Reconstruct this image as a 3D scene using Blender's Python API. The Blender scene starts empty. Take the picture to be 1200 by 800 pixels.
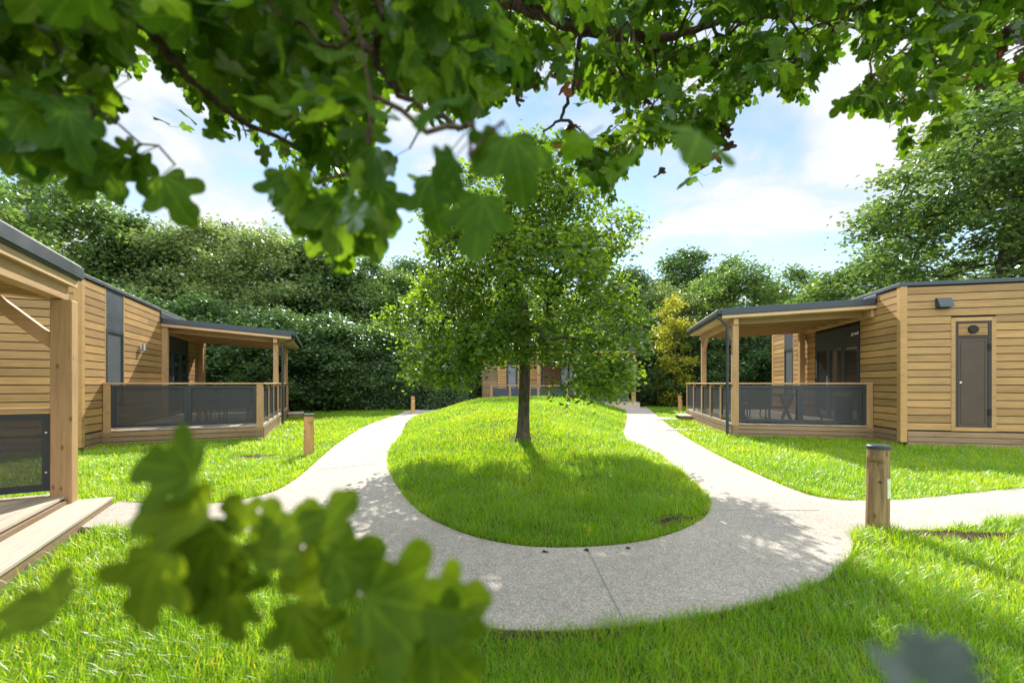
import bpy, math, random
import numpy as np
from mathutils import Vector, Matrix
from mathutils.geometry import tessellate_polygon

random.seed(7)
rng = np.random.default_rng(7)
scene = bpy.context.scene
COL = scene.collection
CAMZ, F, U0, V0 = 1.4, 500.0, 600.0, 449.0      # eye height, focal length in photo pixels, centre, horizon


def gp(u, v, z=0.0):
    d = (CAMZ - z) * F / (v - V0)
    return ((u - U0) / F * d, d)


def at(u, v, y):
    return np.array([(u - U0) / F * y, y, CAMZ - (v - V0) / F * y])


# ------------------------------------------------------------------ materials
class NT:
    def __init__(s, name):
        s.m = bpy.data.materials.new(name)
        s.m.use_nodes = True
        s.t = s.m.node_tree
        s.t.nodes.clear()
        s.out = s.n('ShaderNodeOutputMaterial')

    def n(s, kind, **kw):
        nd = s.t.nodes.new(kind)
        for k, v in kw.items():
            if k in nd.inputs:
                nd.inputs[k].default_value = v
            else:
                setattr(nd, k, v)
        return nd

    def l(s, a, b):
        s.t.links.new(a, b)

    def ramp(s, fac, stops, interp='LINEAR'):
        r = s.n('ShaderNodeValToRGB')
        r.color_ramp.interpolation = interp
        el = r.color_ramp.elements
        while len(el) < len(stops):
            el.new(0.5)
        for e, (p, c) in zip(el, stops):
            e.position = p
            e.color = (*c, 1) if len(c) == 3 else c
        s.l(fac, r.inputs[0])
        return r.outputs[0]

    def mix(s, fac, a, b, mode='MIX'):
        m = s.n('ShaderNodeMix', data_type='RGBA', blend_type=mode)
        for sock, val in ((m.inputs[0], fac), (m.inputs[6], a), (m.inputs[7], b)):
            if hasattr(val, 'node'):
                s.l(val, sock)
            else:
                sock.default_value = val if not isinstance(val, tuple) else ((*val, 1) if len(val) == 3 else val)
        return m.outputs[2]

    def math(s, op, a, b=0.0, clamp=False):
        m = s.n('ShaderNodeMath', operation=op, use_clamp=clamp)
        for sock, val in zip(m.inputs, (a, b)):
            if hasattr(val, 'node'):
                s.l(val, sock)
            else:
                sock.default_value = val
        return m.outputs[0]

    def coords(s, scale=(1, 1, 1), kind='Object'):
        tc = s.n('ShaderNodeTexCoord')
        mp = s.n('ShaderNodeMapping')
        mp.inputs['Scale'].default_value = scale
        s.l(tc.outputs[kind], mp.inputs[0])
        return mp.outputs[0]

    def noise(s, vec, scale, detail=4, rough=0.55, dist=0.0):
        n = s.n('ShaderNodeTexNoise')
        n.inputs['Scale'].default_value = scale
        n.inputs['Detail'].default_value = detail
        n.inputs['Roughness'].default_value = rough
        n.inputs['Distortion'].default_value = dist
        s.l(vec, n.inputs['Vector'])
        return n.outputs['Fac']

    def island(s):
        return s.n('ShaderNodeNewGeometry').outputs['Random Per Island']

    def bump(s, h, strength, dist=0.01):
        b = s.n('ShaderNodeBump')
        b.inputs['Strength'].default_value = strength
        b.inputs['Distance'].default_value = dist
        s.l(h, b.inputs['Height'])
        return b.outputs[0]

    def principled(s, color, rough=0.5, metal=0.0, normal=None, spec=0.5):
        p = s.n('ShaderNodeBsdfPrincipled')
        for k, v in (('Base Color', color), ('Roughness', rough)):
            if hasattr(v, 'node'):
                s.l(v, p.inputs[k])
            else:
                p.inputs[k].default_value = (*v, 1) if isinstance(v, tuple) else v
        p.inputs['Metallic'].default_value = metal
        p.inputs['Specular IOR Level'].default_value = spec
        if normal is not None:
            s.l(normal, p.inputs['Normal'])
        return p.outputs[0]

    def done(s, shader):
        s.l(shader, s.out.inputs[0])
        return s.m


def wood_mat(name, base, axis, var=0.25, rough=0.6, knots=True, grey=0.0):
    """axis: 'h' grain runs horizontally, 'v' vertically, 'x'/'y' along that axis on a flat deck"""
    sc = {'h': (1.2, 1.2, 26), 'v': (26, 26, 1.2), 'x': (1.2, 30, 30), 'y': (30, 1.2, 30)}[axis]
    t = NT(name)
    v = t.coords(sc)
    isl = t.island()
    off = t.n('ShaderNodeVectorMath', operation='ADD')
    t.l(v, off.inputs[0])
    mul = t.math('MULTIPLY', isl, 37.0)
    cb = t.n('ShaderNodeCombineXYZ')
    for i in range(3):
        t.l(mul, cb.inputs[i])
    t.l(cb.outputs[0], off.inputs[1])
    g = t.noise(off.outputs[0], 1.6, 6, 0.62, 0.6)
    dark = tuple(c * (1 - 1.7 * var) for c in base)
    light = tuple(min(1, c * (1 + var)) for c in base)
    col = t.ramp(g, [(0.28, dark), (0.5, base), (0.72, light)])
    tone = t.ramp(isl, [(0, (0.72, 0.71, 0.70)), (0.3, (0.92, 0.90, 0.88)), (0.6, (1.0, 1.0, 1.0)), (1, (1.2, 1.15, 1.08))])
    col = t.mix(1.0, col, tone, 'MULTIPLY')
    if knots:
        kv = t.coords({'h': (3, 3, 7), 'v': (7, 7, 3), 'x': (3, 7, 7), 'y': (7, 3, 7)}[axis])
        off2 = t.n('ShaderNodeVectorMath', operation='ADD')
        t.l(kv, off2.inputs[0])
        t.l(cb.outputs[0], off2.inputs[1])
        vo = t.n('ShaderNodeTexVoronoi')
        vo.inputs['Scale'].default_value = 1.0
        t.l(off2.outputs[0], vo.inputs['Vector'])
        k = t.ramp(vo.outputs['Distance'], [(0.0, (0.28, 0.2, 0.14)), (0.06, (0.45, 0.36, 0.28)), (0.12, (1, 1, 1))])
        col = t.mix(0.8, col, k, 'MULTIPLY')
    wv = t.noise(t.coords((1, 1, 1)), 0.9, 5, 0.6)
    w = t.ramp(wv, [(0.3, (0.86, 0.86, 0.86)), (0.7, (1.06, 1.05, 1.03))])
    col = t.mix(1.0, col, w, 'MULTIPLY')
    if grey:
        gm = t.ramp(t.noise(t.coords((1, 1, 1)), 2.3, 4), [(0.35, (0, 0, 0)), (0.7, (grey, grey, grey))])
        col = t.mix(gm, col, (0.34, 0.32, 0.29))
    return t.done(t.principled(col, rough, normal=t.bump(g, 0.25, 0.004), spec=0.3))


def plain_mat(name, color, rough=0.5, metal=0.0, nscale=6.0, var=0.15, spec=0.5, bump=0.0):
    t = NT(name)
    n = t.noise(t.coords(), nscale, 5)
    a = tuple(c * (1 - var) for c in color)
    b = tuple(min(1, c * (1 + var)) for c in color)
    col = t.ramp(n, [(0.3, a), (0.7, b)])
    r = t.ramp(n, [(0.3, (rough * .85,) * 3), (0.7, (min(1, rough * 1.15),) * 3)])
    nb = t.bump(t.noise(t.coords(), nscale * 8, 3), bump, 0.003) if bump else None
    return t.done(t.principled(col, r, metal, nb, spec))


def leaf_mat(name, cols, trans=0.5, gloss=0.12, rough=0.35, patch=None, veins=False, tcol=(1.8, 1.75, 0.85)):
    """thin leaf: reflected light plus light let through (yellower), with per-leaf tint"""
    t = NT(name)
    isl = t.island()
    n = len(cols)
    col = t.ramp(isl, [(i / (n - 1), c) for i, c in enumerate(cols)])
    if veins:
        tc = t.n('ShaderNodeTexCoord')
        sp = t.n('ShaderNodeSeparateXYZ')
        t.l(tc.outputs['UV'], sp.inputs[0])
        ax = t.math('ABSOLUTE', sp.outputs[0])
        y = sp.outputs[1]
        d = ax
        for (vx, vy) in ((.55, .83), (.945, .33)):
            q = t.math('ABSOLUTE', t.math('SUBTRACT', t.math('MULTIPLY', ax, vy), t.math('MULTIPLY', y, vx)))
            d = t.math('MINIMUM', d, q)
        side = t.math('ABSOLUTE', t.math('SUBTRACT', t.math('FRACT', t.math('MULTIPLY', t.math('SUBTRACT', y, t.math('MULTIPLY', ax, .8)), 6.5)), .5))
        side = t.math('MULTIPLY', side, .12)
        vn = t.ramp(d, [(0.0, (1.75, 1.6, 1.5)), (0.010, (1.45, 1.4, 1.3)), (0.024, (1, 1, 1))])
        col = t.mix(1.0, col, vn, 'MULTIPLY')
        col = t.mix(1.0, col, t.ramp(side, [(0.0, (1.22, 1.2, 1.15)), (0.012, (1, 1, 1))]), 'MULTIPLY')
        sc = t.noise(t.coords(), 45, 5, .6)
        col = t.mix(1.0, col, t.ramp(sc, [(0.3, (.72, .76, .8)), (0.5, (1, 1, 1)), (0.75, (1.25, 1.15, 1.0))]), 'MULTIPLY')
        sp2 = t.ramp(t.noise(t.coords(), 130, 2, .5), [(0.70, (0, 0, 0)), (0.76, (.7, .7, .7))])
        col = t.mix(sp2, col, (0.10, 0.065, 0.02))
    if patch:
        pn = t.noise(t.coords(), patch, 3)
        col = t.mix(1.0, col, t.ramp(pn, [(0.3, (0.78, 0.82, 0.8)), (0.7, (1.22, 1.16, 1.05))]), 'MULTIPLY')
    df = t.n('ShaderNodeBsdfDiffuse')
    t.l(col, df.inputs[0])
    tr = t.n('ShaderNodeBsdfTranslucent')
    t.l(t.mix(1.0, col, tcol, 'MULTIPLY'), tr.inputs[0])
    mx = t.n('ShaderNodeMixShader')
    mx.inputs[0].default_value = trans
    t.l(df.outputs[0], mx.inputs[1])
    t.l(tr.outputs[0], mx.inputs[2])
    gl = t.n('ShaderNodeBsdfGlossy')
    gl.inputs['Roughness'].default_value = rough
    gl.inputs[0].default_value = (0.9, 0.95, 1, 1)
    fr = t.n('ShaderNodeFresnel')
    fr.inputs[0].default_value = 1.4
    m2 = t.n('ShaderNodeMixShader')
    t.l(t.math('MULTIPLY', fr.outputs[0], gloss * 2.2, True), m2.inputs[0])
    t.l(mx.outputs[0], m2.inputs[1])
    t.l(gl.outputs[0], m2.inputs[2])
    return t.done(m2.outputs[0])


def bark_mat(name, a, b, sc=(14, 14, 4)):
    t = NT(name)
    n = t.noise(t.coords(sc), 1.5, 6, 0.65, 0.8)
    col = t.ramp(n, [(0.3, a), (0.65, b)])
    ms = t.ramp(t.noise(t.coords(), 3, 4), [(0.5, (0, 0, 0)), (0.75, (0.6, 0.6, 0.6))])
    col = t.mix(ms, col, (0.09, 0.11, 0.04))
    return t.done(t.principled(col, 0.9, normal=t.bump(n, 0.9, 0.03), spec=0.2))


def screen_mat(name):
    t = NT(name)
    tr = t.n('ShaderNodeBsdfTransparent')
    tr.inputs[0].default_value = (0.58, 0.58, 0.59, 1)
    p = t.principled((0.10, 0.102, 0.104), 0.35, spec=0.5)
    m = t.n('ShaderNodeMixShader')
    m.inputs[0].default_value = 0.40
    t.l(tr.outputs[0], m.inputs[1])
    t.l(p, m.inputs[2])
    return t.done(m.outputs[0])


M = {}
M['siding'] = wood_mat('siding_larch', (0.40, 0.25, 0.098), 'h', 0.18, 0.55, knots=False)
M['cladding'] = wood_mat('skirting_pine', (0.26, 0.175, 0.095), 'h', 0.22, 0.7, grey=0.12)
M['post'] = wood_mat('post_pine', (0.37, 0.24, 0.12), 'v', 0.16, 0.6)
M['beam'] = wood_mat('beam_pine', (0.42, 0.275, 0.145), 'h', 0.16, 0.6)
M['lining'] = wood_mat('lining_pine', (0.62, 0.43, 0.24), 'h', 0.14, 0.6)
M['deck'] = wood_mat('deck_boards', (0.50, 0.42, 0.33), 'y', 0.16, 0.75, grey=0.3)
M['deckx'] = wood_mat('step_boards', (0.42, 0.375, 0.32), 'y', 0.14, 0.75, grey=0.25)
M['backing'] = plain_mat('wall_membrane', (0.018, 0.016, 0.014), 0.9)
M['metal'] = plain_mat('anthracite_metal', (0.03, 0.038, 0.045), 0.45, 0.0, 3.0, 0.12)
M['roofmetal'] = plain_mat('roof_trim_metal', (0.036, 0.052, 0.068), 0.5, 0.0, 3.0, 0.12)
M['glass'] = plain_mat('dark_glass', (0.02, 0.024, 0.028), 0.05, 0.0, 2.0, 0.1, spec=0.9)
M['blind'] = plain_mat('blind_behind_glass', (0.13, 0.14, 0.155), 0.10, 0.0, 2.0, 0.06, spec=0.8)
M['greydoor'] = plain_mat('taupe_door', (0.085, 0.062, 0.046), 0.6, 0.0, 4.0, 0.12, spec=0.25)
M['doorframe'] = plain_mat('door_frame_brown', (0.04, 0.034, 0.03), 0.5, 0.0, 4.0, 0.12, spec=0.3)
M['screen'] = screen_mat('tinted_screen')
M['steel'] = plain_mat('brushed_steel', (0.6, 0.6, 0.6), 0.3, 0.9)
M['white'] = plain_mat('white_plastic', (0.7, 0.7, 0.68), 0.4)
M['plate'] = plain_mat('pale_plate', (0.55, 0.62, 0.42), 0.4, 0, 20, .15)
M['concrete'] = plain_mat('concrete', (0.38, 0.36, 0.33), 0.85, 0, 12, 0.2, bump=0.4)
M['darkplastic'] = plain_mat('dark_weave', (0.03, 0.032, 0.036), 0.5)
M['stool'] = wood_mat('stool_wood', (0.36, 0.18, 0.08), 'v', 0.18, 0.5, knots=False)
M['bin'] = plain_mat('bin_grey', (0.045, 0.05, 0.06), 0.45)
M['curtain'] = plain_mat('brown_curtain', (0.16, 0.085, 0.04), 0.8)
M['bollard'] = wood_mat('bollard_wood', (0.56, 0.33, 0.13), 'v', 0.22, 0.7)
M['bollard_old'] = wood_mat('bollard_wood_weathered', (0.27, 0.185, 0.085), 'v', 0.4, 0.75)
M['bark'] = bark_mat('bark_grey', (0.035, 0.028, 0.02), (0.15, 0.125, 0.095))
M['bark_d'] = bark_mat('bark_dark', (0.03, 0.024, 0.018), (0.12, 0.10, 0.08))
M['twig'] = bark_mat('twig_bark', (0.05, 0.032, 0.022), (0.15, 0.10, 0.07), (30, 30, 30))
M['lawn_tree'] = leaf_mat('oak_leaf', [(0.038, 0.098, 0.026), (0.058, 0.124, 0.03), (0.105, 0.18, 0.032)], 0.66, 0.09, tcol=(3.4, 2.7, 0.45))
M['maple'] = leaf_mat('maple_leaf', [(0.034, 0.092, 0.014), (0.052, 0.122, 0.017), (0.085, 0.17, 0.022)], 0.64, 0.035, 0.35, veins=True, tcol=(2.0, 1.7, 0.4))
M['dead'] = leaf_mat('dead_leaf', [(0.06, 0.034, 0.026), (0.09, 0.05, 0.03), (0.15, 0.085, 0.035)], 0.3, 0.03, tcol=(1.1, 0.9, 0.7))
M['sapling'] = leaf_mat('sapling_leaf', [(0.06, 0.115, 0.009), (0.08, 0.138, 0.01), (0.105, 0.162, 0.012)], 0.55, 0.03, veins=True, tcol=(1.7, 1.45, 0.4))
M['shrub'] = leaf_mat('shrub_leaf', [(0.03, 0.05, 0.035), (0.036, 0.056, 0.04)], 0.2, 0.35, 0.3)
M['tree_a'] = leaf_mat('foliage_mid', [(0.08, 0.155, 0.05), (0.12, 0.20, 0.062), (0.165, 0.245, 0.075)], 0.45, 0.10, patch=0.5)
M['tree_b'] = leaf_mat('foliage_dark', [(0.052, 0.115, 0.046), (0.078, 0.145, 0.054), (0.11, 0.18, 0.062)], 0.4, 0.12, patch=0.5)
M['tree_c'] = leaf_mat('foliage_pale', [(0.13, 0.20, 0.085), (0.17, 0.24, 0.10), (0.21, 0.275, 0.115)], 0.45, 0.10, patch=0.5)
M['tree_y'] = leaf_mat('foliage_yellow', [(0.30, 0.31, 0.035), (0.40, 0.37, 0.04), (0.19, 0.25, 0.045)], 0.5, 0.08)
M['hedge'] = leaf_mat('hedge_leaf', [(0.06, 0.112, 0.055), (0.085, 0.14, 0.064), (0.115, 0.17, 0.075)], 0.35, 0.14, patch=0.8)
M['conifer'] = leaf_mat('conifer_needles', [(0.025, 0.05, 0.026), (0.04, 0.065, 0.03)], 0.2, 0.05, patch=0.5)


def grass_mat():
    t = NT('grass_blade')
    isl = t.island()
    col = t.ramp(isl, [(0, (0.105, 0.265, 0.014)), (0.45, (0.148, 0.33, 0.016)), (0.8, (0.195, 0.37, 0.02)), (0.94, (0.25, 0.355, 0.04)), (1, (0.28, 0.27, 0.10))])
    pn = t.noise(t.coords(), 0.55, 4, 0.6)
    col = t.mix(1.0, col, t.ramp(pn, [(0.3, (0.72, 0.84, 0.95)), (0.5, (1.0, 1.0, 1.0)), (0.7, (1.36, 1.14, 1.05))]), 'MULTIPLY')
    df = t.n('ShaderNodeBsdfDiffuse')
    t.l(col, df.inputs[0])
    tr = t.n('ShaderNodeBsdfTranslucent')
    t.l(t.mix(1.0, col, (2.6, 1.9, 0.7), 'MULTIPLY'), tr.inputs[0])
    mx = t.n('ShaderNodeMixShader')
    mx.inputs[0].default_value = 0.6
    t.l(df.outputs[0], mx.inputs[1])
    t.l(tr.outputs[0], mx.inputs[2])
    gl = t.n('ShaderNodeBsdfGlossy')
    gl.inputs['Roughness'].default_value = 0.45
    fr = t.n('ShaderNodeFresnel')
    fr.inputs[0].default_value = 1.35
    m2 = t.n('ShaderNodeMixShader')
    t.l(t.math('MULTIPLY', fr.outputs[0], 0.12), m2.inputs[0])
    t.l(mx.outputs[0], m2.inputs[1])
    t.l(gl.outputs[0], m2.inputs[2])
    return t.done(m2.outputs[0])


def ground_mat():
    t = NT('turf_soil')
    v = t.coords()
    n1 = t.noise(v, 1.3, 6, 0.6)
    n2 = t.noise(v, 60, 3)
    col = t.ramp(n1, [(0.3, (0.06, 0.10, 0.014)), (0.55, (0.09, 0.15, 0.02)), (0.8, (0.12, 0.155, 0.035))])
    col = t.mix(1.0, col, t.ramp(n2, [(0.3, (0.7, 0.7, 0.7)), (0.7, (1.25, 1.25, 1.2))]), 'MULTIPLY')
    return t.done(t.principled(col, 0.95, normal=t.bump(n2, 0.8, 0.02), spec=0.1))


def path_mat():
    t = NT('exposed_aggregate')
    v = t.coords()
    vo = t.n('ShaderNodeTexVoronoi')
    vo.inputs['Scale'].default_value = 95
    t.l(v, vo.inputs['Vector'])
    peb = t.ramp(vo.outputs['Color'], [(0.0, (0.31, 0.275, 0.235)), (0.35, (0.435, 0.395, 0.345)), (0.7, (0.515, 0.47, 0.415)), (1, (0.68, 0.635, 0.575))])
    mort = t.ramp(vo.outputs['Distance'], [(0.35, (1, 1, 1)), (0.75, (0.72, 0.71, 0.69))])
    col = t.mix(1.0, peb, mort, 'MULTIPLY')
    vs = t.n('ShaderNodeTexVoronoi')
    vs.inputs['Scale'].default_value = 26
    t.l(v, vs.inputs['Vector'])
    dk = t.ramp(vs.outputs['Distance'], [(0.0, (0.35, 0.33, 0.31)), (0.07, (0.55, 0.52, 0.49)), (0.13, (1, 1, 1))])
    col = t.mix(0.8, col, dk, 'MULTIPLY')
    st = t.noise(v, 0.8, 6, 0.62)
    col = t.mix(1.0, col, t.ramp(st, [(0.3, (0.86, 0.86, 0.87)), (0.7, (1.08, 1.07, 1.05))]), 'MULTIPLY')
    ck = t.n('ShaderNodeTexVoronoi', feature='DISTANCE_TO_EDGE')
    ck.inputs['Scale'].default_value = .55
    wv = t.n('ShaderNodeVectorMath', operation='ADD')
    nn = t.n('ShaderNodeTexNoise'); nn.inputs['Scale'].default_value = 3.0
    t.l(v, nn.inputs['Vector']); t.l(v, wv.inputs[0]); t.l(nn.outputs['Color'], wv.inputs[1])
    t.l(wv.outputs[0], ck.inputs['Vector'])
    cm = t.math('MULTIPLY', t.ramp(ck.outputs['Distance'], [(0.0, (1, 1, 1)), (0.004, (0, 0, 0))]), t.ramp(t.noise(v, .7, 2), [(.5, (0, 0, 0)), (.62, (.5, .5, .5))]))
    col = t.mix(cm, col, (.12, .105, .085))
    sp = t.ramp(t.noise(v, 3.3, 6, .7), [(.58, (0, 0, 0)), (.8, (.38, .38, .38))])
    col = t.mix(sp, col, (.21, .19, .15))
    f = t.noise(v, 9, 5, 0.7)
    col = t.mix(1.0, col, t.ramp(f, [(0.3, (0.9, 0.9, 0.9)), (0.7, (1.06, 1.06, 1.06))]), 'MULTIPLY')
    return t.done(t.principled(col, 0.85, normal=t.bump(vo.outputs['Distance'], 0.5, 0.006), spec=0.25))


def soil_mat():
    t = NT('bare_soil')
    v = t.coords()
    n = t.noise(v, 14, 7, 0.7)
    col = t.ramp(n, [(0.3, (0.03, 0.02, 0.012)), (0.55, (0.085, 0.06, 0.036)), (0.75, (0.17, 0.13, 0.085))])
    return t.done(t.principled(col, 0.95, normal=t.bump(n, 1.0, 0.04), spec=0.1))


M['grass'] = grass_mat()
M['ground'] = ground_mat()
M['path'] = path_mat()
M['soil'] = soil_mat()
M['joint'] = plain_mat('joint_dirt', (0.30, 0.28, 0.245), 0.9)


# ------------------------------------------------------------------ objects
def tag(o, label=None, cat=None, group=None, kind=None):
    if label: o['label'] = label
    if cat: o['category'] = cat
    if group: o['group'] = group
    if kind: o['kind'] = kind
    return o


def empty(name, loc=(0, 0, 0), rz=0.0):
    o = bpy.data.objects.new(name, None)
    o.location = loc
    o.rotation_euler = (0, 0, rz)
    o.empty_display_size = 0.3
    COL.objects.link(o)
    return o


def link(name, me, parent=None):
    o = bpy.data.objects.new(name, me)
    COL.objects.link(o)
    if parent is not None:
        o.parent = parent
    return o


def np_mesh(name, verts, faces, mat, smooth=False):
    """verts (n,3); faces: list of (m,k) int arrays"""
    me = bpy.data.meshes.new(name)
    verts = np.asarray(verts, dtype=np.float32)
    me.vertices.add(len(verts))
    me.vertices.foreach_set('co', verts.ravel())
    loops = np.concatenate([f.ravel() for f in faces]).astype(np.int32)
    tot = np.concatenate([np.full(len(f), f.shape[1]) for f in faces]).astype(np.int32)
    start = np.concatenate([[0], np.cumsum(tot)[:-1]]).astype(np.int32)
    me.loops.add(len(loops))
    me.loops.foreach_set('vertex_index', loops)
    me.polygons.add(len(tot))
    me.polygons.foreach_set('loop_start', start)
    me.polygons.foreach_set('loop_total', tot)
    if smooth:
        me.polygons.foreach_set('use_smooth', np.ones(len(tot), dtype=bool))
    me.materials.append(mat)
    me.update(calc_edges=True)
    return me


class MB:
    def __init__(s, sg=1):
        s.v, s.f, s.sg, s.mk = [], [], sg, []

    def box(s, x0, x1, y0, y1, z0, z1):
        if s.sg < 0:
            x0, x1 = -x1, -x0
        if x0 > x1: x0, x1 = x1, x0
        if y0 > y1: y0, y1 = y1, y0
        b = len(s.v); s.mk.append((b, len(s.f)))
        s.v += [(x0, y0, z0), (x1, y0, z0), (x1, y1, z0), (x0, y1, z0), (x0, y0, z1), (x1, y0, z1), (x1, y1, z1), (x0, y1, z1)]
        s.f += [tuple(b + i for i in q) for q in ((3, 2, 1, 0), (4, 5, 6, 7), (0, 1, 5, 4), (1, 2, 6, 5), (2, 3, 7, 6), (3, 0, 4, 7))]
        return s

    def hexa(s, p):
        """8 points: bottom four ccw, top four ccw (local s coordinates)"""
        b = len(s.v); s.mk.append((b, len(s.f)))
        q = [(s.sg * a, c, d) for a, c, d in p]
        if s.sg < 0:
            q = [q[i] for i in (1, 0, 3, 2, 5, 4, 7, 6)]
        s.v += q
        s.f += [tuple(b + i for i in k) for k in ((3, 2, 1, 0), (4, 5, 6, 7), (0, 1, 5, 4), (1, 2, 6, 5), (2, 3, 7, 6), (3, 0, 4, 7))]
        return s

    def slope(s, x0, x1, y0, y1, za0, za1, zb0, zb1):
        """slab whose bottom/top go from za0/za1 at x0 to zb0/zb1 at x1"""
        return s.hexa([(x0, y0, za0), (x1, y0, zb0), (x1, y1, zb0), (x0, y1, za0),
                       (x0, y0, za1), (x1, y0, zb1), (x1, y1, zb1), (x0, y1, za1)])

    def bar(s, a, b, w, h=None):
        h = h or w
        a, b = Vector((s.sg * a[0], a[1], a[2])), Vector((s.sg * b[0], b[1], b[2]))
        d = (b - a).normalized()
        up = Vector((0, 0, 1)) if abs(d.z) < 0.95 else Vector((0, 1, 0))
        r = d.cross(up).normalized() * w / 2
        u = r.cross(d).normalized() * h / 2
        k = len(s.v); s.mk.append((k, len(s.f)))
        for p in (a, b):
            s.v += [tuple(p - r - u), tuple(p + r - u), tuple(p + r + u), tuple(p - r + u)]
        s.f += [tuple(k + i for i in q) for q in ((0, 3, 2, 1), (4, 5, 6, 7), (0, 1, 5, 4), (1, 2, 6, 5), (2, 3, 7, 6), (3, 0, 4, 7))]
        return s

    def tube(s, pts, r, n=10, cap=True):
        pts = [Vector((s.sg * p[0], p[1], p[2])) for p in pts]
        rs = r if hasattr(r, '__len__') else [r] * len(pts)
        base = len(s.v); s.mk.append((base, len(s.f)))
        ref = None
        for i, p in enumerate(pts):
            d = (pts[min(i + 1, len(pts) - 1)] - pts[max(i - 1, 0)]).normalized()
            if ref is None:
                ref = Vector((1, 0, 0)) if abs(d.x) < 0.9 else Vector((0, 1, 0))
            e1 = (ref - d * ref.dot(d)).normalized()
            ref = e1
            e2 = d.cross(e1)
            for k in range(n):
                a = 2 * math.pi * k / n
                s.v.append(tuple(p + (e1 * math.cos(a) + e2 * math.sin(a)) * rs[i]))
        for i in range(len(pts) - 1):
            for k in range(n):
                a = base + i * n + k
                b = base + i * n + (k + 1) % n
                s.f.append((a, b, b + n, a + n))
        if cap:
            s.f.append(tuple(base + k for k in reversed(range(n))))
            s.f.append(tuple(base + (len(pts) - 1) * n + k for k in range(n)))
        return s

    def each(s, name, mat, parent=None, bevel=0.0, smooth=False):
        """every primitive as an object of its own"""
        mk = s.mk + [(len(s.v), len(s.f))]
        for (v0, f0), (v1, f1) in zip(mk[:-1], mk[1:]):
            m = MB()
            m.v = s.v[v0:v1]
            m.f = [tuple(i - v0 for i in q) for q in s.f[f0:f1]]
            m.build(name, mat, parent, bevel, smooth)

    def build(s, name, mat, parent=None, bevel=0.0, smooth=False):
        me = bpy.data.meshes.new(name)
        me.from_pydata(s.v, [], s.f)
        me.materials.append(mat)
        if smooth:
            me.polygons.foreach_set('use_smooth', [True] * len(me.polygons))
            me.set_sharp_from_angle(angle=math.radians(40))
        me.update()
        o = link(name, me, parent)
        if bevel:
            m = o.modifiers.new('bevel', 'BEVEL')
            m.width = bevel
            m.segments = 1
            m.limit_method = 'ANGLE'
        return o


def copy_tree(o, parent=None):
    c = o.copy()
    COL.objects.link(c)
    if parent is not None:
        c.parent = parent
    for ch in list(o.children):
        copy_tree(ch, c)
    return c


# ------------------------------------------------------------------ ground plan
def catmull(pts, n=8, closed=False):
    pts = [np.array(p, float) for p in pts]
    out = []
    m = len(pts)
    rngs = range(m) if closed else range(m - 1)
    for i in rngs:
        if closed:
            p0, p1, p2, p3 = pts[(i - 1) % m], pts[i], pts[(i + 1) % m], pts[(i + 2) % m]
        else:
            p0, p1, p2, p3 = pts[max(i - 1, 0)], pts[i], pts[i + 1], pts[min(i + 2, m - 1)]
        for k in range(n):
            t = k / n
            out.append(0.5 * ((2 * p1) + (-p0 + p2) * t + (2 * p0 - 5 * p1 + 4 * p2 - p3) * t * t + (-p0 + 3 * p1 - 3 * p2 + p3) * t ** 3))
    if not closed:
        out.append(pts[-1])
    return np.array(out)


island_px = [(731, 513), (762, 529), (800, 555), (825, 578), (832, 597), (820, 612), (780, 630), (720, 641), (640, 644), (580, 637), (530, 622), (490, 600),
             (465, 570), (455, 545), (458, 527), (472, 508)]
ISL = [gp(*p) for p in island_px] + [(-3.75, 15.2), (-4.0, 18.2), (-3.3, 20.8), (-1.2, 22.8), (2.0, 23.8), (4.6, 23.9), (5.85, 22.7), (5.1, 19.0), (3.9, 14.6)]
ISL = catmull(ISL, 6, True)

right_far = [(8.0, 25.2), (7.4, 23.2)] + [gp(*p) for p in [(764, 482), (772, 489), (795, 507), (830, 528), (880, 553), (935, 577)]]
branch_r_up = [gp(*p) for p in [(975, 586), (1010, 588), (1060, 586.5), (1100, 583), (1200, 573)]] + [(9.0, 6.1), (11.5, 6.2)]
branch_r_lo = [(11.5, 4.7), (9.0, 4.55)] + [gp(*p) for p in [(1200, 610), (1150, 617), (1100, 622), (1040, 624)]]
outer = [gp(*p) for p in [(1006, 625), (997, 630), (1000, 642), (990, 661), (960, 685), (900, 707), (800, 728), (690, 741), (600, 741), (560, 737), (480, 722), (400, 695), (345, 662)]]
branch_l_lo = [gp(*p) for p in [(300, 633), (262, 623), (200, 621.5), (135, 622)]] + [(-4.35, 4.15)]
branch_l_up = [(-4.6, 5.0)] + [gp(*p) for p in [(205, 593), (270, 589), (315, 579)]]
left_far = [gp(*p) for p in [(340, 567), (365, 547), (395, 521), (430, 499), (468, 485.5)]] + [(-5.3, 21.5), (-4.4, 23.6), (-2.0, 25.0), (2.0, 25.6), (5.0, 25.7)]


def seg(pts, n=8):
    return catmull(pts, n)


OUT = np.concatenate([seg(right_far + branch_r_up), seg(branch_r_lo + outer + branch_l_lo), seg(branch_l_up + left_far)])


def inside(poly, x, y):
    r = np.zeros(len(x), bool)
    n = len(poly)
    j = n - 1
    for i in range(n):
        xi, yi = poly[i]
        xj, yj = poly[j]
        if yi != yj:
            c = ((yi > y) != (yj > y)) & (x < (xj - xi) * (y - yi) / (yj - yi) + xi)
            r ^= c
        j = i
    return r


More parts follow.
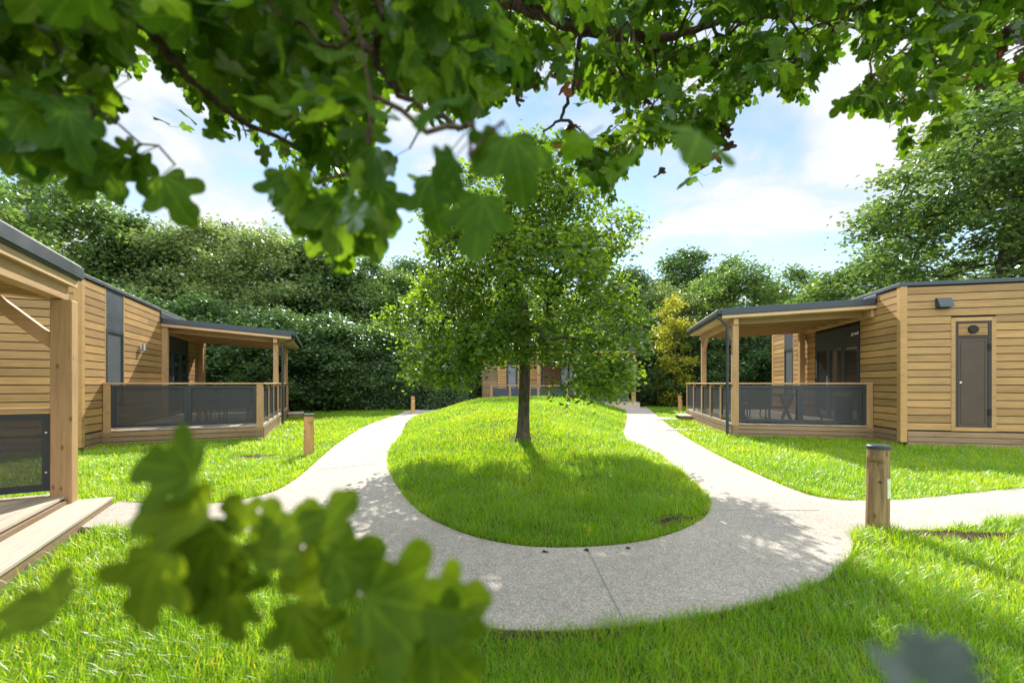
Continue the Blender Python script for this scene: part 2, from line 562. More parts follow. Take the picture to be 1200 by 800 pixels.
def edge_dist(poly, x, y):
    d = np.full(len(x), 1e9)
    n = len(poly)
    for i in range(n):
        ax, ay = poly[i]
        bx, by = poly[(i + 1) % n]
        dx, dy = bx - ax, by - ay
        L = dx * dx + dy * dy + 1e-12
        t = np.clip(((x - ax) * dx + (y - ay) * dy) / L, 0, 1)
        d = np.minimum(d, (x - ax - t * dx) ** 2 + (y - ay - t * dy) ** 2)
    return np.sqrt(d)


def sstep(a, b, x):
    t = np.clip((x - a) / (b - a), 0, 1)
    return t * t * (3 - 2 * t)


def ground_h(x, y):
    x = np.asarray(x, float).ravel()
    y = np.asarray(y, float).ravel()
    h = np.zeros(len(x))
    ins = inside(ISL, x, y)
    if ins.any():
        d = edge_dist(ISL, x[ins], y[ins])
        h[ins] = 0.68 * sstep(3.6, 15, y[ins]) * sstep(-0.2, 3.0, d) * sstep(0, 0.5, d) ** 0.5 + 0.05 * sstep(0, 0.4, d)
    h += 0.012 * np.sin(x * 2.1 + 1.3) * np.sin(y * 1.7) * (~inside(OUT, x, y) | ins)
    return h


def build_ground():
    xs = np.concatenate([np.array([-260, -180, -110, -70, -45, -32, -24, -18, -14]), np.arange(-11, 11.01, 0.2), np.array([14, 18, 24, 32, 45, 70, 110, 180, 260])])
    ys = np.concatenate([np.array([-200, -90, -40, -18, -8, -3, -1, 0]), np.arange(0.4, 26.5, 0.2), np.array([28, 31, 36, 44, 60, 90, 140, 220, 330])])
    X, Y = np.meshgrid(xs, ys)
    Z = ground_h(X, Y).reshape(X.shape)
    v = np.stack([X.ravel(), Y.ravel(), Z.ravel()], 1)
    nx, ny = len(xs), len(ys)
    i = (np.arange(ny - 1)[:, None] * nx + np.arange(nx - 1)[None, :]).ravel()
    f = np.stack([i, i + 1, i + 1 + nx, i + nx], 1)
    o = link('ground', np_mesh('ground', v, [f], M['ground'], True))
    tag(o, kind='structure')


build_ground()


def build_path():
    top = 0.022
    loops = [[Vector((x, y, 0)) for x, y in OUT], [Vector((x, y, 0)) for x, y in ISL]]
    tris = tessellate_polygon(loops)
    allp = loops[0] + loops[1]
    v = [(p.x, p.y, top) for p in allp]
    f = []
    for a, b, c in tris:
        n = (allp[b] - allp[a]).cross(allp[c] - allp[a]).z
        f.append((a, b, c) if n > 0 else (a, c, b))
    n0 = len(v)
    v += [(p.x, p.y, -0.03) for p in allp]
    k = 0
    for lp in loops:
        m = len(lp)
        for i in range(m):
            a, b = k + i, k + (i + 1) % m
            f.append((a, b, b + n0, a + n0))
        k += m
    me = bpy.data.meshes.new('path')
    me.from_pydata(v, [], f)
    me.materials.append(M['path'])
    tag(link('path', me), kind='structure')
    # thin sawn joints across the slab
    mb = MB()
    for (a, b) in [((688, 645), (733, 735)), ((440, 545), (372, 552)), ((820, 600), (960, 600)), ((462, 575), (340, 600))]:
        p, q = gp(*a), gp(*b)
        mb.bar((p[0], p[1], top + 0.001), (q[0], q[1], top + 0.001), 0.007, 0.006)
    tag(mb.build('path_joints', M['joint']), kind='structure')


build_path()


def soil_patch(cx, cy, rx, ry, seed, rot=0.0):
    r = random.Random(seed)
    n = 40
    v = [(cx, cy, 0.035)]
    for ring, k in ((0.5, 0.03), (1.0, 0.008)):
        for i in range(n):
            a = 2 * math.pi * i / n
            q = ring * (1 + 0.22 * math.sin(3 * a + seed) + 0.12 * r.uniform(-1, 1))
            x, y = rx * q * math.cos(a), ry * q * math.sin(a)
            v.append((cx + x * math.cos(rot) - y * math.sin(rot), cy + x * math.sin(rot) + y * math.cos(rot), k + r.uniform(-.006, .01)))
    f = [(0, 1 + i, 1 + (i + 1) % n) for i in range(n)]
    f += [(1 + i, 1 + n + i, 1 + n + (i + 1) % n, 1 + (i + 1) % n) for i in range(n)]
    me = bpy.data.meshes.new('bare_soil')
    me.from_pydata(v, [], f)
    me.materials.append(M['soil'])
    me.polygons.foreach_set('use_smooth', [True] * len(f))
    tag(link('bare_soil', me), kind='structure')
    return np.array([(p[0], p[1]) for p in v[1 + n:]])


SOIL = [soil_patch(4.15, 3.88, 0.62, 0.11, 1, 0.02), soil_patch(-4.72, 8.05, 0.75, 0.22, 2, 0.1), soil_patch(1.62, 4.3, 0.3, 0.1, 4, 0.5)]



def soil_edge(poly, side, seed):
    r = np.random.default_rng(seed)
    n = len(poly)
    p = np.array(poly)
    t = np.roll(p, -1, 0) - np.roll(p, 1, 0)
    t /= np.linalg.norm(t, axis=1, keepdims=True) + 1e-9
    nn = np.stack([t[:, 1], -t[:, 0]], 1) * side
    c = np.array([p.mean(0)])
    w = .035 + .05 * r.uniform(0, 1, n) ** 2
    v = np.concatenate([np.c_[p - nn * .002, np.full(n, .014)], np.c_[p + nn * w[:, None], np.full(n, .016)], np.c_[p + nn * (w[:, None] + .03), np.full(n, -.01)]])
    i = np.array([k for k in range(n) if p[k, 1] < 16 and abs(p[k, 0]) < 10])
    j = (i + 1) % n
    f = np.concatenate([np.stack([i, j, j + n, i + n], 1), np.stack([i + n, j + n, j + 2 * n, i + 2 * n], 1)])
    tag(link('soil_edge', np_mesh('soil_edge', v, [f], M['soil'], True)), kind='structure')


def ccw(poly):
    p = np.array(poly)
    return np.sum(p[:, 0] * np.roll(p[:, 1], -1) - p[:, 1] * np.roll(p[:, 0], -1)) > 0


soil_edge(OUT, 1 if ccw(OUT) else -1, 5)
soil_edge(ISL, -1 if ccw(ISL) else 1, 6)

# ------------------------------------------------------------------ cabins
FLOOR, TOP = 0.36, 3.60


def siding_rows(zb, zt, pitch=0.166, h=0.147):
    z = zb
    while z + 0.03 < zt:
        yield z, min(z + h, zt)
        z += pitch


def siding(mb, axis, plane, a0, a1, zb, zt, openings=(), thick=0.022, out=-1, pitch=0.166, h=0.147):
    """boards on a wall; axis 't': wall at s=plane running along t; axis 's': wall at t=plane running along s"""
    for z0, z1 in siding_rows(zb, zt, pitch, h):
        cuts = [(a0, a1)]
        for (o0, o1, oz0, oz1) in openings:
            if z1 > oz0 + 0.01 and z0 < oz1 - 0.01:
                new = []
                for c0, c1 in cuts:
                    if o1 <= c0 or o0 >= c1:
                        new.append((c0, c1))
                    else:
                        if o0 > c0: new.append((c0, o0))
                        if o1 < c1: new.append((o1, c1))
                cuts = new
        if thick < .03:
            new = []
            for c0, c1 in cuts:
                while c1 - c0 > 2.9:
                    L = 1.5 + 1.3 * ((math.sin(z0 * 91.7 + c0 * 13.1) + 1) / 2)
                    new.append((c0, c0 + L - .0025))
                    c0 += L
                new.append((c0, c1))
            cuts = new
        for c0, c1 in cuts:
            p0, p1 = (plane, plane + out * thick)
            if axis == 't':
                mb.box(min(p0, p1), max(p0, p1), c0, c1, z0, z1)
            else:
                mb.box(c0, c1, min(p0, p1), max(p0, p1), z0, z1)


def frame_t(mb, S, t0, t1, z0, z1, w, s0, s1):
    """a rectangular frame lying in a wall that runs along t"""
    mb.box(S + s0, S + s1, t0, t0 + w, z0, z1)
    mb.box(S + s0, S + s1, t1 - w, t1, z0, z1)
    mb.box(S + s0, S + s1, t0 + w, t1 - w, z0, z0 + w)
    mb.box(S + s0, S + s1, t0 + w, t1 - w, z1 - w, z1)


def frame_s(mb, T, s0, s1, z0, z1, w, d0, d1):
    mb.box(s0, s0 + w, T + d0, T + d1, z0, z1)
    mb.box(s1 - w, s1, T + d0, T + d1, z0, z1)
    mb.box(s0 + w, s1 - w, T + d0, T + d1, z0, z0 + w)
    mb.box(s0 + w, s1 - w, T + d0, T + d1, z1 - w, z1)


def cabin(root, sg, S, T0, T1, deck_t, roof_t, window, lamp_t, door, gable_door=None, gable_vent=None, body_w=5.4, zoff=0.0,
          side_posts=(), side_gap=None, roof_posts=(), roof_out=0.3, roof_z=(3.20, 3.42), screens_front=2, pipe_t=None, sign=False, top=TOP,
          front_rail=True, back_screen=False, rz=1.415, brace=True, post_w=.075, gutter=True):
    def mb(): return MB(sg)
    D0, D1 = deck_t
    # ---- body
    b = mb()
    b.box(S + 0.002, S + body_w, T0 + 0.002, T1, 0.08, top - 0.01)
    wall = b.build('wall', M['backing'], root)
    t_win = [(window[0] - 0.05, window[1] + 0.05, window[2], top)] if window else []
    t_door = [(door[0] - 0.05, door[1] + 0.05, FLOOR, door[2])] if door else []
    b = mb()
    siding(b, 't', S, T0 + 0.10, T1 - 0.1, FLOOR + 0.02, top - 0.06, t_win + t_door)
    g_open = [(gable_door[0] - 0.08, gable_door[1] + 0.08, FLOOR, gable_door[2] + 0.08)] if gable_door else []
    siding(b, 's', T0, S + 0.10, S + body_w - 0.1, FLOOR + 0.02, top - 0.06, g_open)
    b.build('siding', M['siding'], wall)
    b = mb()
    for (s_, t_) in ((S, T0), (S, T1)):
        o = -1 if t_ == T0 else 1
        b.box(S - 0.03, S + 0.10, t_ - 0.03 if o < 0 else t_ - 0.098, t_ + 0.098 if o < 0 else t_ + 0.03, 0.10, top - 0.05)
    b.box(S + body_w - 0.1, S + body_w + 0.03, T0 - 0.03, T0 + 0.1, 0.1, top - 0.05)
    b.each('corner_board', M['siding'], wall, 0.004)
    b = mb()
    siding(b, 's', T0, S + 0.105, S + body_w - 0.1, 0.0, FLOOR + 0.005, (), 0.035, -1, 0.118, 0.106)
    siding(b, 't', S, T0 + 0.105, T1 - .1, 0.0, FLOOR + 0.005, (), 0.035, -1, 0.118, 0.106)
    b.build('skirting', M['cladding'], wall)
    # ---- flat roof with metal edge
    b = mb()
    b.box(S - 0.05, S + body_w + 0.05, T0 - 0.05, T1 + 0.05, top - 0.055, top + 0.03)
    R0, R1 = roof_t
    if roof_out:
        b.box(S - 0.055, S + 0.001, max(R0, T0 + .02), R1, roof_z[1] - 0.02, top - 0.056)
    roof = b.build('roof', M['roofmetal'], root, 0.008)
    # ---- window (tall slit with a dark panel above)
    if window:
        w0, w1, wz = window
        b = mb()
        frame_t(b, S, w0, w1, wz, 2.62, 0.06, -0.03, 0.05)
        fr = b.build('window', M['metal'], root)
        b = mb(); b.box(S - 0.006, S + 0.02, w0 + 0.06, w1 - 0.06, wz + 0.06, 2.56); b.build('pane', M['blind'], fr)
        b = mb(); b.box(S - 0.018, S + 0.02, w0, w1, 2.625, top - 0.06); b.build('upper_panel', M['roofmetal'], fr)
        b = mb()
        b.box(S - 0.024, S + 0.02, w0 - 0.05, w0 - 0.002, wz - .02, top - 0.06)
        b.box(S - 0.024, S + 0.02, w1 + 0.002, w1 + 0.05, wz - .02, top - 0.06)
        b.each('window_trim', M['siding'], fr)
    if lamp_t is not None:
        b = mb(); b.box(S - 0.04, S - 0.022, lamp_t - 0.05, lamp_t + 0.05, 2.30, 2.44)
        lm = b.build('wall_lamp', M['white'], root)
        b = mb(); b.tube([(S - 0.09, lamp_t, 2.28), (S - 0.09, lamp_t, 2.45)], 0.048, 12); b.build('lamp_shade', M['steel'], lm, smooth=True)
    # ---- glazed porch door
    if door:
        d0, d1, dz = door
        b = mb()
        b.box(S - 0.03, S + 0.02, d0, d1, 2.46, dz)
        dr = b.build('glazed_door', M['metal'], root)
        n = 3
        w = (d1 - d0) / n
        b = mb()
        for k in range(n):
            frame_t(b, S, d0 + k * w + (0.003 if k else 0), d0 + (k + 1) * w, FLOOR + 0.02, 2.457, 0.085, -0.03, 0.02)
        b.build('door_frame', M['metal'], dr)
        for k in range(n):
            b = mb(); b.box(S - 0.008, S + 0.005, d0 + k * w + 0.085, d0 + (k + 1) * w - 0.085, FLOOR + 0.10, 2.37)
            b.build('pane', M['glass'], dr)
        ht = d1 - w + 0.05 if sg > 0 else d0 + w - 0.05
        b = mb()
        b.box(S - 0.045, S - 0.03, ht - 0.02, ht + 0.02, 1.28, 1.62)
        b.tube([(S - 0.04, ht, 1.40), (S - 0.085, ht, 1.40), (S - 0.085, ht + 0.13, 1.40)], 0.011, 8)
        b.build('handle', M['steel'], dr)
        b = mb()
        for z in (0.7, 1.5, 2.2):
            b.tube([(S - 0.045, d1 - 0.02, z - 0.06), (S - 0.045, d1 - 0.02, z + 0.06)], 0.014, 8)
        b.each('hinge', M['metal'], dr)
        if sign:
            b = mb()
            b.hexa([(S - 0.036, d0 + 0.345, 2.655), (S - 0.031, d0 + 0.345, 2.655), (S - 0.031, d0 + 0.255, 2.655), (S - 0.036, d0 + 0.255, 2.655),
                    (S - 0.036, d0 + 0.305, 2.745), (S - 0.031, d0 + 0.305, 2.745), (S - 0.031, d0 + 0.295, 2.745), (S - 0.036, d0 + 0.295, 2.745)])
            tt = d0 + 0.235
            for k, (ww, hh) in enumerate(((.022, .05), (.03, .05), (.02, .05), (.03, .05), (.022, .05), (.03, .05), (.024, .075))):
                b.box(S - 0.036, S - 0.031, tt - ww, tt, 2.675, 2.675 + hh)
                tt -= ww + 0.007
            b.build('lettering', M['white'], dr)
    # ---- technical door in the gable
    if gable_door:
        g0, g1, gz = gable_door
        b = mb(); frame_s(b, T0, g0 - 0.08, g1 + 0.08, FLOOR + 0.01, gz + 0.08, 0.078, -0.03, 0.0)
        gd = b.build('technical_door', M['siding'], root)
        b = mb(); frame_s(b, T0, g0, g1, FLOOR + 0.02, gz, 0.055, -0.024, 0.0)
        b.box(g0 + 0.056, g1 - 0.056, T0 - 0.024, T0, gz - 0.36, gz - 0.31)
        b.build('door_frame', M['doorframe'], gd)
        b = mb(); b.box(g0 + 0.056, g1 - 0.056, T0 - 0.014, T0, FLOOR + 0.076, gz - 0.361)
        b.build('door_leaf', M['greydoor'], gd)
        b = mb(); frame_s(b, T0, g0 + 0.10, g1 - 0.10, FLOOR + 0.16, gz - 0.42, 0.014, -0.020, -0.0145)
        b.build('door_moulding', M['greydoor'], gd)
        b = mb()
        z = gz - 0.30
        while z < gz - 0.075:
            b.slope(g0 + 0.06, g1 - 0.06, T0 - 0.018, T0, z, z + 0.026, z, z + 0.026)
            z += 0.036
        lv = b.build('louvre', M['siding'], gd)
        c = (g0 + g1) / 2
        b = mb(); b.tube([(c, T0 - 0.018, gz - 0.18), (c, T0 - 0.05, gz - 0.18)], [0.095, 0.085], 20)
        b.build('round_vent', M['backing'], gd, smooth=True)
        b = mb()
        for z in (0.72, gz - 0.62):
            b.box(g1 - 0.06, g1 - 0.005, T0 - 0.04, T0 - 0.024, z, z + 0.13)
        b.each('hinge', M['backing'], gd)
        b = mb(); b.tube([(g0 + 0.09, T0 - 0.014, 1.42), (g0 + 0.09, T0 - 0.032, 1.42)], 0.022, 12)
        b.build('lock', M['steel'], gd, smooth=True)
    if gable_vent:
        gs, gz = gable_vent
        b = mb()
        b.hexa([(gs - .13, T0 - 0.16, gz), (gs + .13, T0 - 0.16, gz), (gs + .13, T0 - 0.022, gz), (gs - .13, T0 - 0.022, gz),
                (gs - .13, T0 - 0.07, gz + .2), (gs + .13, T0 - 0.07, gz + .2), (gs + .13, T0 - 0.022, gz + .2), (gs - .13, T0 - 0.022, gz + .2)])
        b.box(gs - .14, gs + .14, T0 - 0.022, T0 - 0.0225 + .001, gz - 0.01, gz + .21)
        b.build('vent_cowl', M['roofmetal'], root)
    # ---- veranda deck
    b = mb()
    n = int((S - 0.02) / 0.128)
    w = (S - 0.02) / n
    for k in range(n):
        b.box(k * w + 0.004, (k + 1) * w - 0.002, D0 + 0.01, D1 - 0.01, FLOOR - 0.028, FLOOR)
    dk = b.build('deck', M['deck'], root)
    b = mb()
    siding(b, 's', D0 + 0.005, 0.02, S - .036, 0.0, FLOOR - 0.03, (), 0.03, -1, 0.110, 0.096)
    siding(b, 's', D1 - 0.005, 0.02, S - .036, 0.0, FLOOR - 0.03, (), 0.03, 1, 0.110, 0.096)
    siding(b, 't', 0.005, D0 + .01, D1 - .01, 0.0, FLOOR - 0.03, (), 0.03, -1, 0.110, 0.096)
    b.build('deck_skirting', M['cladding'], dk)
    b = mb(); b.box(0.006, S - .04, D0 + .006, D1 - .006, 0.02, FLOOR - 0.032)
    b.build('deck_core', M['backing'], dk)
    # ---- porch roof
    if roof_out:
        ro = -roof_out
        z0, z1 = roof_z
        b = mb(); b.slope(ro, S - 0.056, R0, R1, z0 - 0.17, z0, z1 - 0.17, z1)
        pr = b.build('porch_roof', M['roofmetal'], root, 0.01)
        b = mb(); b.slope(ro + 0.03, S - 0.03, R0 + 0.03, R1 - 0.03, z0 - 0.25, z0 - 0.171, z1 - 0.25, z1 - 0.171)
        b.build('roof_lining', M['lining'], pr)
        b = mb()
        t = R0 + 0.45
        dzl = (z1 - z0) / (S - ro)
        while t < R1 - 0.2:
            a = z0 - 0.25 + dzl * (0.18 - ro)
            e = z1 - 0.25
            b.slope(0.18, S - 0.03, t, t + 0.06, a - 0.14, a - 0.001, e - 0.14, e - 0.001)
            t += 0.6
        b.each('rafter', M['beam'], pr)
        zb = z0 - 0.25 + dzl * (0.06 - ro)
        b = mb(); b.box(0.02, 0.14, R0 + 0.1, R1 - 0.1, zb - 0.17, zb - 0.002)
        b.box(S - 0.10, S - 0.031, R0 + 0.1, R1 - 0.1, z1 - 0.45, z1 - 0.255)
        b.each('roof_beam', M['beam'], pr, 0.006)
        for (ps, pt) in roof_posts:
            zt = z0 - 0.25 + dzl * (ps - ro) - (0.172 if ps < 0.3 else 0.002)
            b = mb(); b.box(ps - post_w, ps + post_w, pt - post_w, pt + post_w, 0.02, zt)
            b.build('post', M['post'], root, 0.008)
        for (ps, pt) in roof_posts:
            if ps < 0.3 and brace:
                d = 1 if pt < (R0 + R1) / 2 else -1
                b = mb(); b.bar((ps, pt + d * 0.06, zb - 0.62), (ps, pt + d * 0.56, zb - 0.12), 0.09, 0.11)
                b.build('brace', M['beam'], pr, 0.005)
        # gutter and downpipe
        b = mb()
        b.box(ro - (0.10 if gutter else .012), ro - 0.002, R0 - 0.02, R1 + 0.02, z0 - 0.15, z0 - 0.02)
        gt = b.build('gutter', M['metal'], pr, 0.02)
        if pipe_t is not None:
            b = mb()
            b.tube([(ro - 0.05, pipe_t - .02, z0 - 0.14), (ro - 0.05, pipe_t - .02, z0 - 0.24), (-0.20, pipe_t - .01, z0 - 0.36), (-0.13, pipe_t, z0 - 0.46), (-0.13, pipe_t, 0.03)], 0.036, 12)
            b.build('downpipe', M['metal'], gt, smooth=True)
            b = mb()
            for z in (0.30, 1.25, 2.4):
                b.tube([(-0.13, pipe_t, z), (-0.13, pipe_t, z + 0.03)], 0.042, 12)
                b.box(-0.10, -0.03, pipe_t - .012, pipe_t + .012, z, z + 0.03)
            b.each('pipe_clip', M['metal'], gt)
    # ---- railing

    def panel_s(T, s0, s1, z0=0.41, z1=rz - .065, fw=0.065):
        b = mb(); frame_s(b, T, s0, s1, z0, z1, fw, -0.028, 0.028)
        p = b.build('screen', M['metal'], root)
        b = mb(); b.box(s0 + fw, s1 - fw, T - 0.004, T + 0.004, z0 + fw, z1 - fw); b.build('pane', M['screen'], p)
        b = mb()
        for (xx, zz) in () if not back_screen else ((s0 + .033, z0 + .2), (s0 + .033, z1 - .2), (s1 - .033, z0 + .12), (s1 - .033, z0 + .25), (s1 - .033, z1 - .12), (s1 - .033, z1 - .2)):
            b.box(xx - .008, xx + .008, T - 0.031, T - 0.0281, zz - .008, zz + .008)
        if back_screen: b.each('bolt', M['steel'], p)

    T_list = ([D0 + 0.06] if front_rail else []) + ([D1 - 0.06] if back_screen else [])
    for T in T_list:
        b = mb(); b.box(-0.03, S - 0.03, T - 0.065, T + 0.065, rz - 0.038, rz)
        b.build('rail_cap', M['beam'], root, 0.006)
        e0, e1 = 0.145, S - 0.17
        w = (e1 - e0) / screens_front
        for k in range(screens_front):
            panel_s(T, e0 + k * w + 0.002, e0 + (k + 1) * w - 0.002)
        b = mb(); b.box(S - 0.165, S - 0.035, T - 0.06, T + 0.06, 0.02, rz - 0.04)
        b.build('rail_post', M['post'], root, 0.006)
        if (0.06, T) not in [(p[0], p[1]) for p in roof_posts] and not any(abs(p[0] - .08) < .05 and abs(p[1] - T) < .12 for p in roof_posts):
            b = mb(); b.box(0.0, 0.14, T - 0.06, T + 0.06, 0.02, rz - 0.04)
            b.build('rail_post', M['post'], root, 0.006)
    if side_posts:
        sp = sorted(side_posts)
        b = mb(); b.box(-0.03, 0.10, sp[0] - 0.05, sp[-1] + 0.05, rz - 0.038, rz - 0.001)
        b.build('rail_cap', M['beam'], root, 0.006)
        for t in sp:
            if any(abs(p[0] - .08) < .05 and abs(p[1] - t) < .12 for p in roof_posts) or abs(t - D0) < 0.12:
                continue
            b = mb(); b.box(-0.002, 0.075, t - 0.04, t + 0.04, FLOOR + 0.001, rz - 0.04)
            b.build('rail_post', M['post'], root, 0.005)
        for a, c in zip(sp[:-1], sp[1:]):
            if side_gap and a >= side_gap[0] - 0.01 and c <= side_gap[1] + 0.01:
                continue
            b = mb(); frame_t(b, 0.035, a + 0.08, c - 0.08, 0.45, 1.31, 0.05, -0.022, 0.022)
            p = b.build('screen', M['metal'], root)
            b = mb(); b.box(0.031, 0.039, a + 0.13, c - 0.13, 0.50, 1.26); b.build('pane', M['screen'], p)


# right cabin
RA, RR = Vector((5.73, 11.1, 0)), math.atan2(-0.215, 0.976)
right = empty('timber_cabin', RA, RR)
tag(right, 'timber cabin at right with bare gable, narrow taupe technical door and porch', 'cabin', 'timber cabins around the green')
cabin(right, 1, 3.2, -0.95, 6.5, (0, 6.5), (-0.15, 4.15), (4.62, 5.35, 0.75), 3.95, (0.62, 2.95, 2.93), gable_door=(4.19, 4.83, 2.74), gable_vent=(3.96, 3.05), roof_z=(3.33, 3.46),
      side_posts=(0.08, 1.2, 2.43, 3.67, 5.07, 6.42), roof_posts=((0.08, 0.06), (0.08, 3.7), (3.05, 3.62)), pipe_t=-0.05, sign=True)

# left cabin
LA, LR = Vector((-6.2, 10.62, 0)), math.atan2(0.403, 0.915)
left = empty('timber_cabin', LA, LR)
tag(left, 'timber cabin at left with screened deck and porch at its far end', 'cabin', 'timber cabins around the green')
cabin(left, -1, 3.1, -0.84, 8.9, (0, 8.3), (3.65, 8.3), (0.2, 1.1, 0.9), 2.2, (4.05, 6.5, 2.93), side_posts=(0.08, 1.3, 2.5, 3.75, 5.0, 6.2, 7.4, 8.2),
      roof_posts=((0.08, 4.0), (0.08, 7.9), (3.0, 3.8), (3.0, 7.9)), pipe_t=3.85, roof_z=(3.12, 3.36), roof_out=0.42)

# near cabin (its porch reaches into the picture at the left edge)
NA, NR = Vector((-4.86, 4.72, -0.16)), math.atan2(0.475, 0.88)
near = empty('timber_cabin', NA, NR)
tag(near, 'nearest timber cabin, cut off by the left edge, its porch corner post beside grey steps', 'cabin', 'timber cabins around the green')
cabin(near, -1, 3.3, -6.4, 0.3, (-5.2, 0.0), (-5.3, 0.06), None, None, (-3.6, -1.2, 2.9), roof_posts=((0.035, -0.10), (0.035, -4.8)), roof_z=(2.87, 3.15), roof_out=0.06,
      screens_front=2, front_rail=False, back_screen=True, top=3.5, rz=1.30, brace=False, gutter=False, post_w=.085)
b = MB(-1); b.slope(0.12, 3.2, -0.17, -0.05, 2.45, 2.60, 2.68, 2.83); b.build('roof_beam', M['beam'], near, .006)
b = MB(-1); b.bar((0.10, -0.10, 1.98), (0.66, -0.10, 2.52), 0.10, 0.12); b.build('brace', M['beam'], near, .006)
# its low step
b = MB(-1)
for k in range(3):
    b.box(-0.345 + k * 0.117, -0.345 + k * 0.117 + 0.113, -3.9, -0.02, 0.242, 0.272)
st = empty('porch_step', NA, NR)
b.build('tread', M['deckx'], st, 0.003)
b = MB(-1)
b.box(-0.335, -0.30, -3.88, -0.04, 0.10, 0.241)
b.box(-0.299, -0.04, -0.09, -0.05, 0.10, 0.241)
b.box(-0.299, -0.04, -3.88, -3.84, 0.10, 0.241)
b.each('riser', M['cladding'], st)
tag(st, 'low grey three-board step along the nearest left porch', 'step')

# far cabin behind the mound
far = empty('timber_cabin', (-1.9, 27.2, 0.0), math.radians(-4))
tag(far, 'far timber cabin half hidden behind the grassy mound and the lawn tree', 'cabin', 'timber cabins around the green')
W = 9.2
b = MB(); b.box(0.0, W, 0.002, 5.0, 0.08, 3.5); fw = b.build('wall', M['backing'], far)
b = MB()
siding(b, 's', 0.0, 0.98, W, FLOOR + .02, 3.45, [(1.55, 2.25, 0.9, 3.5), (3.75, 6.2, FLOOR, 2.95)])
siding(b, 't', 0.0, 0.002, 5.0, FLOOR + .02, 3.45)
b.build('siding', M['siding'], fw)
b = MB(); siding(b, 's', -0.001, 0.03, 0.95, FLOOR + .02, 3.45); b.build('siding', M['cladding'], fw)
b = MB(); b.box(-.06, W + .06, -.06, 5.06, 3.451, 3.56); b.build('roof', M['roofmetal'], far)
b = MB(); frame_s(b, 0, 1.6, 2.2, 0.95, 2.6, 0.06, -0.03, 0.02); w_ = b.build('window', M['metal'], far)
b = MB(); b.box(1.66, 2.14, -.012, .01, 1.01, 2.54); b.build('pane', M['blind'], w_)
b = MB(); frame_s(b, 0, 3.8, 6.15, FLOOR + .02, 2.9, 0.08, -0.03, 0.02); b.box(4.94, 5.02, -.03, .02, FLOOR + .1, 2.82); d_ = b.build('glazed_door', M['metal'], far)
b = MB(); b.box(5.02, 6.07, -.012, .01, FLOOR + .1, 2.82); b.build('pane', M['glass'], d_)
b = MB()
for k in range(14):
    x = 3.88 + k * 0.0757
    b.box(x, x + 0.06, -.028 + .01 * (k % 2), .0, FLOOR + .1, 2.82)
b.build('curtain', M['curtain'], d_)
b = MB(); b.box(0.9, W, -3.0, -0.03, 0.02, FLOOR); b.build('deck', M['deck'], far)
b = MB(); b.slope(0, 1, 0, 0, 0, 0, 0, 0); b.v, b.f = [], []
b.box(3.4, W + .2, -3.2, -.07, 3.2, 3.38); pr = b.build('porch_roof', M['roofmetal'], far)
b = MB(); b.box(3.45, W + .15, -3.15, -.1, 3.1, 3.199); b.build('roof_lining', M['lining'], pr)
for x in (3.6, 5.65, 8.9):
    b = MB(); b.box(x - .07, x + .07, -3.0, -2.86, FLOOR, 3.099); b.build('post', M['post'], far)
b = MB(); b.bar((0.9, -2.96, 1.30), (5.0, -2.96, 1.26), 0.08, 0.05); b.bar((5.0, -2.96, 1.26), (W, -2.96, 0.98), 0.08, 0.05); b.build('rail_cap', M['beam'], far)
for k, x in enumerate((0.95, 2.0, 3.1, 4.2, 5.2, 6.4, 7.6, 8.8)):
    zt = 1.24 if x < 5.1 else 1.24 - (x - 5) * .066
    b = MB(); b.box(x - .05, x + .05, -3.0, -2.92, 0.2, zt); b.build('rail_post', M['post'], far)
    if x < 8.5:
        b = MB(); b.box(x + .07, x + 1.0, -2.97, -2.95, 0.4, zt - .12); b.build('screen', M['roofmetal'], far)

# ------------------------------------------------------------------ furniture on the decks


def loc(A, R, x, y, z=0.0):
    c, s = math.cos(R), math.sin(R)
    return (A.x + c * x - s * y, A.y + s * x + c * y, A.z + z)


def make_table():
    o = empty('garden_table')
    b = MB(); b.box(-.85, .85, -.42, .42, .70, .735)
    b.build('table_top', M['darkplastic'], o, .005)
    for x in (-.62, .62):
        b = MB(); b.bar((x, -.34, 0.03), (x, .30, .70), .05, .09); b.build('leg', M['stool'], o, .004)
        b = MB(); b.bar((x + .055, .34, 0.03), (x + .055, -.30, .70), .05, .09); b.build('leg', M['stool'], o, .004)
    b = MB(); b.bar((-.62, 0, .36), (.62, 0, .36), .05, .06); b.build('stretcher', M['stool'], o)
    return o


def make_chair():
    o = empty('garden_chair')
    b = MB(); b.box(-.25, .25, -.24, .24, .42, .45); b.build('seat', M['darkplastic'], o, .01)
    b = MB(); b.bar((0, .23, .45), (0, .36, .90), .48, .025); b.build('backrest', M['darkplastic'], o, .008)
    for x in (-.26, .26):
        b = MB()
        b.tube([(x, .38, .92), (x, .24, .46), (x, .22, .30), (x, .30, .10), (x, .24, .018), (x, -.20, .018), (x, -.27, .06), (x, -.25, .42), (x, -.24, .64), (x, .05, .66), (x, .30, .64)], .016, 8)
        b.build('sled_frame', M['metal'], o, smooth=True)
    return o


def make_high_chair():
    o = empty('high_chair')
    for x in (-.2, .2):
        b = MB(); b.bar((x, -.26, .0), (x * .8, .0, .80), .03, .06); b.build('leg', M['stool'], o)
        b = MB(); b.bar((x, .26, .0), (x * .8, .03, .80), .03, .06); b.build('leg', M['stool'], o)
    b = MB(); b.box(-.19, .19, -.14, .14, .48, .505); b.build('seat', M['stool'], o, .004)
    b = MB(); b.box(-.21, .21, -.17, .12, .80, .825); b.build('tray', M['stool'], o, .004)
    b = MB(); b.box(-.2, .2, -.2, .2, .20, .225); b.build('foot_board', M['stool'], o, .004)
    return o


